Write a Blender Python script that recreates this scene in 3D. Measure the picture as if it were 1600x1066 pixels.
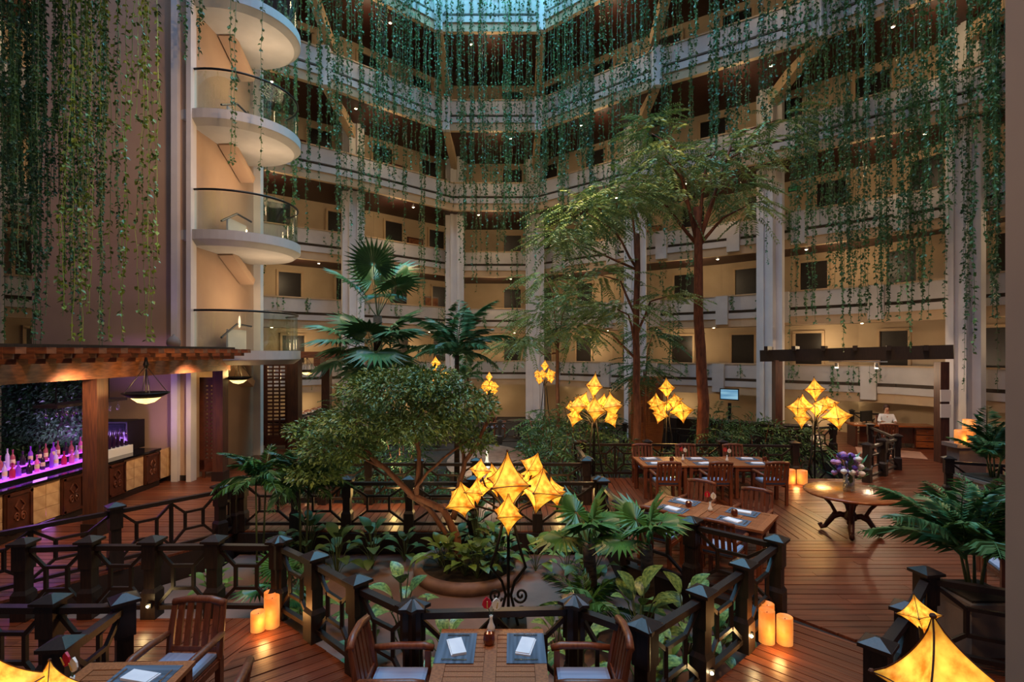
import bpy, math, random
import numpy as np
from mathutils import Vector, Matrix, Euler
for o in list(bpy.data.objects): bpy.data.objects.remove(o)
S = bpy.context.scene
COL = S.collection
R = math.radians
random.seed(7); rng = np.random.default_rng(7)
H, F = 3.3, 820.0                       # eye height, focal length in pixels of a 1600 px frame
# ---------------------------------------------------------------- camera
cd = bpy.data.cameras.new('camera'); cam = bpy.data.objects.new('camera', cd); COL.objects.link(cam)
cam.location = (0, 0, H); cam.rotation_euler = (R(90), 0, 0)
cd.sensor_width = 36; cd.lens = F/1600*36; cd.shift_y = 17/1600; cd.clip_end = 200
S.camera = cam
# ---------------------------------------------------------------- world, lights, exposure
w = bpy.data.worlds.new('dusk'); S.world = w; w.use_nodes = True
bg = w.node_tree.nodes['Background']; bg.inputs[0].default_value = (.46, .46, .62, 1); bg.inputs[1].default_value = .15
S.view_settings.view_transform = 'Standard'; S.view_settings.look = 'None'
S.view_settings.exposure = 0.0; S.view_settings.gamma = 1.0; S.view_settings.use_curve_mapping = False
def light(name, typ, loc, energy, col, size=.1, rot=(0,0,0), parent=None, **k):
    d = bpy.data.lights.new(name, typ); d.energy = energy; d.color = col
    if typ == 'AREA':
        d.shape = 'RECTANGLE'; d.size = size; d.size_y = k.get('sy', size)
    else: d.shadow_soft_size = size
    if typ == 'SPOT': d.spot_size = R(k.get('cone', 70)); d.spot_blend = .8
    o = bpy.data.objects.new(name, d); COL.objects.link(o); o.location = loc; o.rotation_euler = rot
    if parent: o.parent = parent
    return o
def aim(loc, tgt): return (Vector(tgt)-Vector(loc)).to_track_quat('-Z', 'Y').to_euler()
light('skylight_dusk', 'AREA', (0, 11, 24), 3600, (.42, .58, 1.0), 16, sy=15)
SKY = light('skylight_glow', 'AREA', (-.3, 17, 24), 2400, (.08, .78, 1.0), 9, sy=7)
# added warm fill spots in mid-air for decks, garden, facade and tower, no fixtures
for (p, t, e, c) in [((1.5, 3, 9), (3.5, 8, 0), 1100, 62), ((8, 6, 9), (6, 9.5, 0), 1300, 62), ((9, 12, 9), (11, 16, 0), 1200, 62),
                     ((-4, 5, 9), (-6.8, 10, 0), 1150, 70), ((-1, 4, 9), (-1, 10, 0), 900, 70), ((-3.5, 2, 7), (-3, 5.5, 0), 420, 60),
                     ((1, 14, 9.6), (3, 17, 2), 1000, 80), ((-3, 14, 9.6), (-4, 18, 2), 1000, 80), ((0.5, 2.5, 7), (0, 5, 0), 260, 60),
                     ((-2, 12, 9.8), (-5, 25, 5), 380, 75), ((1, 13, 9.8), (-.5, 28, 5.5), 450, 75), ((3, 12, 9.8), (9, 21, 5), 380, 75), ((4.5, 7, 9.8), (12.5, 16, 9), 700, 65), ((-1, 7.5, 8), (-9.6, 13.5, 6), 900, 60), ((-2, 9, 10.5), (-10, 13.5, 9.5), 700, 60)]:
    light('warm_fill_spot', 'SPOT', p, e, (1, .58, .27), .25, aim(p, t), cone=c)
light('pillar_fill_light', 'POINT', (.2, 1.3, 4.8), 42, (1, .66, .4), .3)       # added fill that brightens the right pillar and foreground, no fixture
for (p, t, e, c) in [((4.4, 14.3, -.3), (4.6, 15.4, 9), 210, 60), ((-2.9, 13.4, -.3), (-3.6, 15.2, 4.5), 300, 70), ((1.2, 17.0, -.3), (1.4, 18.5, 5), 150, 70), ((-1.6, 7.6, -.3), (-1.9, 8.8, 2.6), 70, 90)]:
    light('plant_fill_spot', 'SPOT', p, e, (1, .8, .5), .12, aim(p, t), cone=c)  # added spots brightening trees and palms from below, no fixtures
# ---------------------------------------------------------------- materials
def lin(h):
    h = h.lstrip('#'); v = [int(h[i:i+2], 16)/255 for i in (0, 2, 4)]
    return tuple(x/12.92 if x <= .04045 else ((x+.055)/1.055)**2.4 for x in v)+(1,)
def mat(name, a, b=None, rough=.5, metal=0, scale=6, stretch=(1,1,1), emit=None, es=0, bump=0, rand=0, trans=0, spec=.5, alpha=1, detail=4):
    m = bpy.data.materials.new(name); m.use_nodes = True; nt = m.node_tree; N = nt.nodes; L = nt.links
    p = N['Principled BSDF']; p.inputs['Roughness'].default_value = rough; p.inputs['Metallic'].default_value = metal
    p.inputs['Specular IOR Level'].default_value = spec
    if trans: p.inputs['Transmission Weight'].default_value = trans; p.inputs['IOR'].default_value = 1.3
    p.inputs['Alpha'].default_value = alpha
    a = lin(a); b = lin(b) if b else a
    tc = N.new('ShaderNodeTexCoord'); mp = N.new('ShaderNodeMapping'); mp.inputs['Scale'].default_value = stretch
    L.new(tc.outputs['Object'], mp.inputs['Vector'])
    nz = N.new('ShaderNodeTexNoise'); nz.inputs['Scale'].default_value = scale; nz.inputs['Detail'].default_value = detail
    L.new(mp.outputs[0], nz.inputs['Vector'])
    rp = N.new('ShaderNodeValToRGB'); rp.color_ramp.elements[0].position = .32; rp.color_ramp.elements[1].position = .68
    rp.color_ramp.elements[0].color = a; rp.color_ramp.elements[1].color = b
    L.new(nz.outputs['Fac'], rp.inputs[0]); out = rp.outputs[0]
    if rand:
        oi = N.new('ShaderNodeObjectInfo'); mr = N.new('ShaderNodeMapRange')
        mr.inputs['To Min'].default_value = 1-rand; mr.inputs['To Max'].default_value = 1+rand
        L.new(oi.outputs['Random'], mr.inputs['Value'])
        hs = N.new('ShaderNodeHueSaturation'); L.new(mr.outputs[0], hs.inputs['Value']); L.new(out, hs.inputs['Color']); out = hs.outputs[0]
        L.new(oi.outputs['Random'], nz.inputs['W']) if nz.noise_dimensions == '4D' else None
    L.new(out, p.inputs['Base Color'])
    if emit:
        p.inputs['Emission Color'].default_value = lin(emit); p.inputs['Emission Strength'].default_value = es
        if b != a: L.new(out, p.inputs['Emission Color'])
    if bump:
        bp = N.new('ShaderNodeBump'); bp.inputs['Strength'].default_value = bump; bp.inputs['Distance'].default_value = .01
        L.new(nz.outputs['Fac'], bp.inputs['Height']); L.new(bp.outputs[0], p.inputs['Normal'])
    return m
M = dict(
 deck=mat('deck_wood', '#4c2416', '#7c4328', .36, scale=3, stretch=(.5, 14, 14), rand=.22, bump=.2),
 joist=mat('deck_underlay', '#1d120d', '#2a1a13', .8),  # dark tint stands in for shade in the gaps between planks
 dark=mat('dark_stained_wood', '#1a1210', '#2a1d18', .42, scale=5, stretch=(8, 8, 1), bump=.1),
 teak=mat('teak', '#7a4526', '#a8683c', .42, scale=4, stretch=(1, 12, 12), rand=.12, bump=.1),
 teakd=mat('dark_teak', '#5c2f1c', '#7d452a', .4, scale=4, stretch=(10, 10, 1), rand=.12),
 mahog=mat('polished_mahogany', '#7a3f1f', '#a25a2c', .2, scale=3, stretch=(1, 8, 8)),
 mahogd=mat('carved_mahogany', '#3c1c10', '#54291a', .35, scale=6),
 beam=mat('rough_beam_wood', '#5e3420', '#8b5230', .6, scale=3, stretch=(2, 2, 10), bump=.4),
 post=mat('pergola_post_wood', '#3a2018', '#57321f', .5, scale=4, stretch=(8, 8, .7), bump=.2),
 plaster=mat('warm_plaster', '#a98d78', '#b3977f', .85, scale=1.2, bump=.05),
 wall=mat('corridor_wall', '#b49e80', '#bfa98a', .8, scale=1),
 white=mat('white_parapet', '#b4b0ac', '#c2beba', .7, scale=1.5),
 trim=mat('cream_trim', '#b59a78', '#c0a684', .7, scale=1.5),
 groove=mat('groove_shadow_gap', '#4a4038', '#55493f', .8),
 soffit=mat('soffit_boards', '#2c1510', '#40211a', .5, scale=4, stretch=(1, 14, 1)),
 colm=mat('column_render', '#c9c6c6', '#d5d2d0', .7, scale=1.5),
 door=mat('dark_door', '#17120f', '#211a15', .4),
 pinkf=mat('stained_concrete', '#5c463a', '#80665a', .6, scale=.9, detail=8),
 soil=mat('soil', '#1d1712', '#33291f', .95, scale=9, bump=.5),
 stone=mat('coral_stone', '#b08a60', '#cda97c', .8, scale=5, bump=.3, rand=.08),
 granite=mat('black_granite', '#0c0c10', '#17171d', .12, scale=40),
 black=mat('black_metal', '#0b0a0a', '#141212', .45, metal=.3),
 iron=mat('wrought_iron', '#0e0c0b', '#191513', .5, metal=.5),
 bark=mat('bark', '#5c3a2a', '#84563c', .9, scale=8, stretch=(2, 2, .5), bump=.8),
 barkd=mat('reddish_bark', '#54301f', '#7b4a31', .9, scale=7, stretch=(2, 2, .6), bump=.9),
 palmt=mat('palm_trunk', '#33271d', '#54432f', .95, scale=9, stretch=(1, 1, 4), bump=.9),
 stem=mat('green_stem', '#36472a', '#4c5c36', .6),
 vine=mat('vine_leaf', '#2f5636', '#4f7c4a', .42, scale=1.5, rand=.25),
 vinel=mat('pale_vine_leaf', '#486428', '#7a943c', .42, scale=1.5, rand=.2),
 ficus=mat('ficus_leaf', '#42602e', '#7c9448', .45, scale=2.5, rand=.1),
 tall=mat('tall_tree_leaf', '#55784c', '#93a860', .4, scale=1.2, rand=.1),
 palm=mat('palm_leaf', '#2c5433', '#4b7a48', .4, scale=3, rand=.2),
 fan=mat('fan_leaf', '#284e28', '#4a7a36', .4, scale=3, rand=.2),
 dieff=mat('variegated_leaf', '#284e26', '#7f9a52', .4, scale=30, rand=.15, detail=2),
 shrub=mat('shrub_leaf', '#33502c', '#587a40', .5, scale=2, rand=.15),
 blue=mat('blue_cushion', '#7c8ba6', '#8e9db6', .9, scale=60, stretch=(1, .02, 1)),
 mat=mat('blue_grey_placemat', '#3b4757', '#5a6b80', .7, scale=30, stretch=(.05, 1, 1), detail=0),
 linen=mat('white_linen', '#dfe2ea', '#eef0f4', .8),
 steel=mat('steel', '#c8c8cc', None, .2, metal=1),
 glassd=mat('amber_glass', '#3a1408', '#5a200c', .15, scale=12, emit='#ff6a1a', es=.25),
 porc=mat('white_porcelain', '#e8e4de', None, .25),
 redf=mat('red_flower', '#b0102a', '#c81838', .3), whitef=mat('white_flower', '#e4ddd2', '#f0ebe2', .4),
 yelf=mat('yellow_spadix', '#d8b860', None, .5),
 purp=mat('purple_petals', '#4a2a78', '#6a44a0', .6, scale=30), lilac=mat('lilac_petals', '#b07ab8', '#d0a0cc', .6, scale=30),
 wax=mat('glowing_wax', '#d9762c', '#f7a352', .5, scale=4, emit='#ff9038', es=.72),
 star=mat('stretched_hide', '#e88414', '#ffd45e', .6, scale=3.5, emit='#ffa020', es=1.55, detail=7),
 seam=mat('hide_seam', '#3a1c0a', '#55290e', .7),
 lampg=mat('pendant_glass', '#ffcf70', '#ffe6a0', .3, scale=4, emit='#ffc060', es=2.2),
 bulb=mat('lamp_bulb', '#ffffff', None, .5, emit='#ffe6b8', es=22),
 ledp=mat('purple_led_shelf', '#c060ff', None, .4, emit='#b84cff', es=1.5),
 skin=mat('skin', '#c48e70', '#cf9a7c', .5), hair=mat('brown_hair', '#3a2016', '#4c2c1c', .5),
 shirt=mat('white_shirt', '#e6e4e2', '#f2f0ee', .8), trous=mat('dark_trousers', '#1c1a1e', None, .8),
 screen=mat('lit_screen', '#2a6f9a', '#9cc8d8', .3, scale=2.2, stretch=(.3, 1, 3), emit='#4a9cd0', es=.8),
 water=mat('pool_water', '#56706a', '#6c867c', .08, scale=6, bump=.15),
 spray=mat('fountain_spray', '#e8f0ee', None, .3, alpha=.55),
 planter=mat('taupe_planter', '#6f6058', '#7c6c62', .7),
 ring=mat('planter_ring_concrete', '#6b5244', '#8a6e5c', .75, scale=4, bump=.2),
 pic=mat('framed_picture', '#6a3420', '#a06a40', .6, scale=5),
 paper=mat('paper', '#d8d4cc', None, .8), exitg=mat('exit_green', '#1c7a4a', None, .5, emit='#1c9a5a', es=.12),
 carpet=mat('pale_carpet', '#9a7058', '#a87e64', .9, scale=20),
)
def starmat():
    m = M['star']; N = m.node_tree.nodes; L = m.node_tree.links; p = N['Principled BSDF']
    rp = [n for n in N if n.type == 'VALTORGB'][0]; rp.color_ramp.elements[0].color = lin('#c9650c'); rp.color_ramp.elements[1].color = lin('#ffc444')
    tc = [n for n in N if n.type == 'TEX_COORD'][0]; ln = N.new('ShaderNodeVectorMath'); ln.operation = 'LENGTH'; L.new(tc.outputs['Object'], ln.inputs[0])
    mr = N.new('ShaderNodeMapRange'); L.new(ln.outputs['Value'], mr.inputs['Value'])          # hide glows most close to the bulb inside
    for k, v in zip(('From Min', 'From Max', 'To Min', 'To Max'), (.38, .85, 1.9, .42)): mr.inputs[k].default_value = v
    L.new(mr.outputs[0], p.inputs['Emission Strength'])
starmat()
def glassmat(name, col, a):
    m = bpy.data.materials.new(name); m.use_nodes = True; N = m.node_tree.nodes; L = m.node_tree.links
    t = N.new('ShaderNodeBsdfTransparent'); t.inputs[0].default_value = (.86, .92, .9, 1)
    g = N.new('ShaderNodeBsdfGlossy'); g.inputs['Roughness'].default_value = .03; g.inputs[0].default_value = lin(col)
    x = N.new('ShaderNodeMixShader'); x.inputs[0].default_value = a
    L.new(t.outputs[0], x.inputs[1]); L.new(g.outputs[0], x.inputs[2]); L.new(x.outputs[0], N['Material Output'].inputs[0])
    return m
M['glass'] = glassmat('clear_balustrade_glass', '#ffffff', .1)
M['vase'] = glassmat('vase_glass', '#ffffff', .3)
BOT = [mat('bottle_'+n, c, None, .12, emit=c, es=.12) for n, c in
       [('violet', '#8a3ad8'), ('pink', '#e060c0'), ('blue', '#5a6cf0'), ('red', '#b02050'), ('dark', '#2a1430'), ('clear', '#c8a8f0'), ('amber', '#a04a60')]]  # faint emission puts the shelf's light into the bottle glass
BLAB = mat('bottle_label', '#e8dcc8', '#d0b070', .6, scale=30)
# ---------------------------------------------------------------- mesh helpers
class MB:
    def __init__(s): s.v = []; s.f = []; s.sm = False
    def add(s, v, f):
        n = len(s.v); s.v += [tuple(p) for p in v]; s.f += [tuple(i+n for i in q) for q in f]; return s
    def box(s, c, d, rz=0, top=1.0):
        x, y, z = d[0]/2, d[1]/2, d[2]/2; ca, sa = math.cos(rz), math.sin(rz); v = []
        for zz, k in ((-z, 1), (z, top)):
            for a, b in ((-x, -y), (x, -y), (x, y), (-x, y)):
                a *= k; b *= k; v.append((c[0]+a*ca-b*sa, c[1]+a*sa+b*ca, c[2]+zz))
        return s.add(v, [(3,2,1,0), (4,5,6,7), (0,1,5,4), (1,2,6,5), (2,3,7,6), (3,0,4,7)])
    def bar(s, p, q, w, h):
        p, q = Vector(p), Vector(q); d = (q-p).normalized()
        u = Vector((0,0,1)) if abs(d.z) < .95 else Vector((0,1,0))
        x = d.cross(u).normalized()*(w/2); y = x.cross(d).normalized()*(h/2); v = []
        for e in (p, q): v += [e-x-y, e+x-y, e+x+y, e-x+y]
        return s.add(v, [(3,2,1,0), (4,5,6,7), (0,1,5,4), (1,2,6,5), (2,3,7,6), (3,0,4,7)])
    def tube(s, pts, rad, n=6, cap=True):
        pts = [Vector(p) for p in pts]; k = len(pts)
        if not hasattr(rad, '__len__'): rad = [rad]*k
        v = []; prev = None
        for i, p in enumerate(pts):
            d = (pts[min(i+1, k-1)]-pts[max(i-1, 0)]).normalized()
            if prev is None: prev = d.orthogonal().normalized()
            x = (prev-d*prev.dot(d)).normalized(); prev = x; y = d.cross(x)
            v += [p+(x*math.cos(2*math.pi*j/n)+y*math.sin(2*math.pi*j/n))*rad[i] for j in range(n)]
        f = [(i*n+j, i*n+(j+1) % n, (i+1)*n+(j+1) % n, (i+1)*n+j) for i in range(k-1) for j in range(n)]
        if cap: f += [tuple(range(n-1, -1, -1)), tuple((k-1)*n+j for j in range(n))]
        return s.add(v, f)
    def lathe(s, prof, n=16, c=(0,0,0), sx=1, sy=1):
        v = []; k = len(prof)
        for r, z in prof: v += [(c[0]+r*sx*math.cos(2*math.pi*j/n), c[1]+r*sy*math.sin(2*math.pi*j/n), c[2]+z) for j in range(n)]
        f = [(i*n+j, i*n+(j+1) % n, (i+1)*n+(j+1) % n, (i+1)*n+j) for i in range(k-1) for j in range(n)]
        f += [tuple(range(n-1, -1, -1)), tuple((k-1)*n+j for j in range(n))]
        return s.add(v, f)
    def prism(s, poly, z0, z1):
        n = len(poly); v = [(x, y, z0) for x, y in poly]+[(x, y, z1) for x, y in poly]
        return s.add(v, [tuple(range(n-1, -1, -1)), tuple(range(n, 2*n))]+[(i, (i+1) % n, n+(i+1) % n, n+i) for i in range(n)])
    def mesh(s, name, m, smooth=False):
        me = bpy.data.meshes.new(name); me.from_pydata(s.v, [], s.f); me.materials.append(m if not isinstance(m, str) else M[m])
        if smooth: me.shade_smooth() if hasattr(me, 'shade_smooth') else [setattr(p, 'use_smooth', True) for p in me.polygons]
        return me
def tag(o, label=None, cat=None, group=None, kind=None):
    if label: o['label'] = label
    if cat: o['category'] = cat
    if group: o['group'] = group
    if kind: o['kind'] = kind
    return o
def put(name, me, parent=None, loc=(0,0,0), rot=(0,0,0), sc=(1,1,1)):
    o = bpy.data.objects.new(name, me); COL.objects.link(o); o.location = loc; o.rotation_euler = rot; o.scale = sc
    if parent is not None: o.parent = parent
    return o
def obj(name, mb, m, parent=None, smooth=False, loc=(0,0,0), rot=(0,0,0)): return put(name, mb.mesh(name, m, smooth), parent, loc, rot)
def thing(name, label, cat, loc=(0,0,0), rz=0, group=None):
    o = put(name, None, None, loc, (0,0,rz)); o.empty_display_size = .1; return tag(o, label, cat, group)
def clone(root, loc, rz=None, label=None, group=None):
    r = root.copy(); COL.objects.link(r); r.location = loc
    if rz is not None: r.rotation_euler = (0,0,rz)
    if label: r['label'] = label
    if group: r['group'] = group
    for ch in root.children:
        c = ch.copy(); COL.objects.link(c); c.parent = r
        for g in ch.children:
            d = g.copy(); COL.objects.link(d); d.parent = c
    return r
UNIT = {}
def stick(name, p, q, w, h, m, parent):                 # a straight bar of its own, sharing one unit box per material
    if m not in UNIT: UNIT[m] = MB().box((0,0,0), (1,1,1)).mesh('bar_'+m, m)
    p, q = Vector(p), Vector(q); d = q-p; L = d.length; d.normalize()
    u = Vector((0,0,1)) if abs(d.z) < .95 else Vector((0,1,0))
    x = d.cross(u).normalized(); y = x.cross(d).normalized()
    o = bpy.data.objects.new(name, UNIT[m]); COL.objects.link(o); o.parent = parent
    mt = Matrix((x, d, y)).transposed().to_4x4(); mt.translation = (p+q)/2
    o.matrix_local = mt @ Matrix.Diagonal((w, L, h, 1)); return o
def px(x, y, z=0): Y = F*(H-z)/(y-550); return Vector(((x-800)/F*Y, Y, z))      # plan position of a point seen at pixel x, y
def at(x, y, Y): return Vector(((x-800)/F*Y, Y, H-(y-550)/F*Y))
# ================================================================ STRUCTURE: the atrium facade
CP = [(-18.5, 9.5), (-15.6, 15.5), (-11.6, 20), (-7.1, 23.5), (-3, 27.5), (1.2, 27.5), (5.5, 23.5), (10.0, 20.4), (14.1, 16.4), (16.8, 10)]
LV = [(2.75, 2.9), (5.75, 2.5), (8.75, 1.3), (11.75, -1.1), (14.75, -3.5), (17.75, -6.0)]     # parapet top, set-back from the column line
def lv(i, k, back=0): x, y = CP[i]; return Vector((x, y+LV[k][1]+back, 0))
BAYN = ['far left', 'left', 'next to the stair tower', 'left of centre', 'centre back', 'right of centre', 'behind the tall trees', 'above the reception', 'far right']
LVN = ['first', 'second', 'third', 'fourth', 'fifth', 'sixth']
DL = MB().lathe([(.045, 0), (.05, -.02), (.03, -.03)], 10).mesh('downlight', 'bulb')
DR = MB().lathe([(.05, .02), (.08, .02), (.08, -.015), (.055, -.02)], 12).mesh('downlight_rim', 'white')
doorm = MB().box((0, 0, 1.22), (1.0, .1, 2.44)).mesh('door_leaf', 'door')
framem = MB().box((-.56, -.03, 1.24), (.1, .14, 2.5)).box((.56, -.03, 1.24), (.1, .14, 2.5)).box((0, -.03, 2.5), (1.22, .14, .1)).mesh('door_frame', 'trim')
dn = 0
for i in range(len(CP)-1):
    for k in range(6):
        T = LV[k][0]; a, b = lv(i, k), lv(i+1, k); d = (b-a).normalized(); n = Vector((d.y, -d.x, 0)); L = (b-a).length
        if n.y > 0 and abs(n.x) < .1: n = -n
        if n.dot(Vector((0, 11, 0))-(a+b)/2) < 0: n = -n
        def pb(z0, z1, off, th):
            p = a+n*off; q = b+n*off
            return MB().bar((p.x, p.y, (z0+z1)/2), (q.x, q.y, (z0+z1)/2), th, z1-z0)
        par = obj('balcony_parapet', pb(T-.62, T, 0, .14), 'white'); tag(par, 'white balcony parapet, %s floor, bay %s' % (LVN[k], BAYN[i]), None, None, 'structure')
        obj('shadow_gap', pb(T-.76, T-.6, -.1, .1), 'groove', par)
        obj('lower_trim', pb(T-1.0, T-.75, .03, .16), 'white', par)
        obj('fascia', pb(T-1.35, T-.98, -.05, .2), 'trim', par)
        obj('coping', pb(T-.005, T+.05, .01, .2), 'trim', par)
        if i in (5, 6, 7) and k < 3:
            for t in (.3, .86):
                q = a.lerp(b, t)+n*.12; obj('parapet_pier', MB().box((q.x, q.y, T-.62), (.5, .26, 1.25), math.atan2(d.y, d.x)), 'white', par)
        # soffit boards reach back to the wall of the storey below
        bk = 2.1 if k == 0 else max(2.1, LV[k-1][1]+2.1-LV[k][1])
        a2, b2 = lv(i, k, bk), lv(i+1, k, bk)
        so = obj('ceiling', MB().prism([(a.x, a.y), (b.x, b.y), (b2.x, b2.y), (a2.x, a2.y)], T-1.3, T-1.1), 'soffit'); tag(so, 'dark boarded balcony soffit, %s floor, bay %s' % (LVN[k], BAYN[i]), None, None, 'structure')
        # corridor wall with its doors
        wa, wb = lv(i, k, 2.0), lv(i+1, k, 2.0); z0, z1 = T-1.1, T+1.72
        if k == 0: z0 = -1.0
        wo = obj('wall_corridor', MB().bar((wa.x, wa.y, (z0+z1)/2), (wb.x, wb.y, (z0+z1)/2), .15, z1-z0), 'wall'); tag(wo, 'tan corridor wall, %s floor, bay %s' % (LVN[k], BAYN[i]), None, None, 'structure')
        for t in ((.2, .68) if i != 4 else (.72,)):
            dn += 1; p = wa.lerp(wb, t)+n*.06
            dd = put('door_%d' % dn, doorm, None, (p.x, p.y, T-1.1), (0, 0, math.atan2(d.y, d.x))); tag(dd, 'dark guest room door, %s floor, bay %s' % (LVN[k], BAYN[i]), None, None, 'structure')
            put('door_frame', framem, dd)
        # downlights in the soffit over this corridor
        if 1 <= i <= 8:
            zz = T-1.3 if k == 0 else T-1.31
            for t in ((.3,) if (i+k) % 2 else (.7,)) if k > 1 else (.25, .75):
                p = a.lerp(b, t)-n*(.9 if k else 1.2)
                dl = put('downlight', DR, None, (p.x, p.y, zz), (0, 0, 0)); tag(dl, 'small white downlight in the dark soffit, %s floor, bay %s' % (LVN[k], BAYN[i]), 'downlight', 'corridor downlights')
                put('lamp', DL, dl, (0, 0, -.005))
            p = (a+b)/2-n*.7
            light('downlight_beam', 'POINT', (p.x, p.y, zz-.75), 44 if k else 26, (1, .72, .42), .3)
p = (lv(4, 5)+lv(5, 5))/2; light('downlight_beam', 'POINT', (p.x, p.y+1.2, 18.9), 40, (1, .66, .33), .15)
p = (lv(6, 5)+lv(7, 5))/2; light('downlight_beam', 'POINT', (p.x+.6, p.y+1.2, 18.9), 90, (1, .62, .2), .15)
# columns: clustered square shafts, with raking struts to the storeys stepped above
CN = {1: 'far left', 2: 'left behind the stair tower', 3: 'beside the fan palm', 4: 'left of centre back bay', 5: 'right of centre back bay', 6: 'behind the slim tree', 7: 'behind the red-barked tree', 8: 'nearest, beside the potted palm at right'}
for i in range(1, 9):
    x, y = CP[i]; c = tag(put('column', None, None, (x, y, -.6)), 'tall white clustered column, '+CN[i], None, None, 'structure')
    az = math.atan2(11-y, -x)
    for (u, v, wd, hh) in ((0, 0, .5, 14.3), (-.34, .1, .28, 14.0), (.34, .1, .28, 14.0), (-.17, -.24, .15, 14.2), (.17, -.24, .15, 14.2)):
        ca, sa = math.cos(az+R(90)), math.sin(az+R(90))
        obj('shaft', MB().box((u*ca-v*sa, u*sa+v*ca, hh/2), (wd, wd*.9, hh), az+R(90)), 'colm', c)
    obj('capital', MB().box((0, 0, 14.35), (1.05, .75, .3), az+R(90)), 'trim', c)
    t5 = lv(i, 4); t6 = lv(i, 5)
    obj('raking_strut', MB().bar((0, -.2, 13.6), (t5.x-x, t5.y-y+.1, 14.15), .3, .45), 'trim', c)
    obj('raking_strut', MB().bar((t5.x-x, t5.y-y+1.8, 15.4), (t6.x-x, t6.y-y+.1, 17.1), .3, .45), 'trim', c)
    for k in (4, 5):
        q = lv(i, k); obj('parapet_pier', MB().box((q.x-x, q.y-y-.05, LV[k][0]+.6-.62), (.34, .34, 1.5)), 'colm', c)
# ground outside the decks, garden basin, pool
tag(obj('ground', MB().box((0, 18, -.85), (44, 44, .3)), 'soil'), 'dark soil of the atrium garden beds', None, None, 'structure')
basin = [(-7.0, 6.5), (-2.9, 6.4), (-2.2, 5.9), (-.9, 4.8), (.6, 4.8), (1.15, 4.4), (3.35, 6.5), (1.75, 8.2), (1.75, 9.8), (-5.0, 9.8), (-5.0, 9.1)]
tag(obj('floor_basin', MB().prism(basin, -.7, -.42), 'pinkf'), 'stained concrete floor of the sunken garden basin', None, None, 'structure')
# ---------------------------------------------------------------- timber decks, plank by plank
def clip(poly, clipper):
    out = poly
    for i in range(len(clipper)):
        a, b = clipper[i], clipper[(i+1) % len(clipper)]; inp, out = out, []
        side = lambda p: (b[0]-a[0])*(p[1]-a[1])-(b[1]-a[1])*(p[0]-a[0])
        for j in range(len(inp)):
            p, q = inp[j], inp[(j+1) % len(inp)]; sp, sq = side(p), side(q)
            if sp >= 0: out.append(p)
            if (sp >= 0) != (sq >= 0): t = sp/(sp-sq); out.append((p[0]+(q[0]-p[0])*t, p[1]+(q[1]-p[1])*t))
        if not out: return []
    return out
ZONES = [([(1.14, 3.6), (5.9, 3.6), (4.6, 5.2), (3.4, 6.45), (1.14, 4.45)], -45),
         ([(1.72, 8.25), (4.6, 5.2), (5.9, 3.6), (12, 3.6), (12, 9.25), (1.72, 9.25)], 0),
         ([(1.72, 9.25), (6.2, 9.25), (6.2, 13.75), (1.72, 13.75)], 88),
         ([(6.2, 9.25), (15, 9.25), (15, 13.4), (6.2, 13.75)], 0),
         ([(9, 13.4), (15, 13.4), (16.5, 22.5), (12.2, 22.5)], 0),
         ([(-3, 3.6), (-.92, 3.6), (-.92, 4.85), (-2.9, 6.5), (-3, 6.5)], 38),
         ([(-.92, 3.6), (1.14, 3.6), (1.14, 4.45), (.59, 4.85), (-.92, 4.85)], 0),
         ([(-3.75, 3.6), (-3, 3.6), (-3, 6.5), (-3.75, 6.5)], 76),
         ([(-9, 3.6), (-3.75, 3.6), (-3.75, 6.5), (-9, 6.5)], 0),
         ([(-9, 6.5), (-7.1, 6.5), (-5.09, 9.16), (-5.09, 21), (-9, 21)], 0),
         ([(-5.09, 9.65), (1.72, 9.65), (1.72, 11.45), (-5.09, 11.45)], 90)]
fl = MB()
for z, _ in ZONES: fl.prism(z, -.6, -.035)
floor = tag(obj('floor', fl, 'joist'), 'reddish brown timber deck boards', None, None, 'structure')
planks = []
for poly, ang in ZONES:
    r = R(ang); c, s = math.cos(r), math.sin(r)
    lp = [(x*c+y*s, -x*s+y*c) for x, y in poly]
    u0, u1 = min(p[0] for p in lp), max(p[0] for p in lp); v0, v1 = min(p[1] for p in lp), max(p[1] for p in lp); v = v0; wd = .142
    while v < v1:
        cuts = [u0]; 
        while cuts[-1] < u1: cuts.append(cuts[-1]+random.uniform(2.6, 4.6))
        for a, b in zip(cuts, cuts[1:]):
            q = clip([(a+.002, v+.006), (b-.002, v+.006), (b-.002, v+wd-.006), (a+.002, v+wd-.006)], lp)
            if len(q) >= 3:
                cx = sum(p[0] for p in q)/len(q); cy = sum(p[1] for p in q)/len(q)
                planks.append(((cx*c-cy*s), (cx*s+cy*c), r, [(x-cx, y-cy) for x, y in q]))
        v += wd
def seen(p): d = p[1]; return d if (d > 4.6 and abs(p[0]) < d*1.02) else d+100
planks.sort(key=seen)
rest = MB()
for j, (x, y, r, q) in enumerate(planks):
    dz = random.uniform(-.003, .003)
    if j < 300: obj('plank', MB().prism(q, -.04, dz), 'deck', floor, loc=(x, y, 0), rot=(0, 0, r))
    else:
        c, s = math.cos(r), math.sin(r); rest.prism([(x+a*c-b*s, y+a*s+b*c) for a, b in q], -.04, dz)
tag(obj('plank_field', rest, 'deck', floor), None, None, None, 'stuff')
obj('bridge_fascia', MB().box((-1.7, 9.62, -.19), (6.8, .06, .34)), 'dark', floor)
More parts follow.
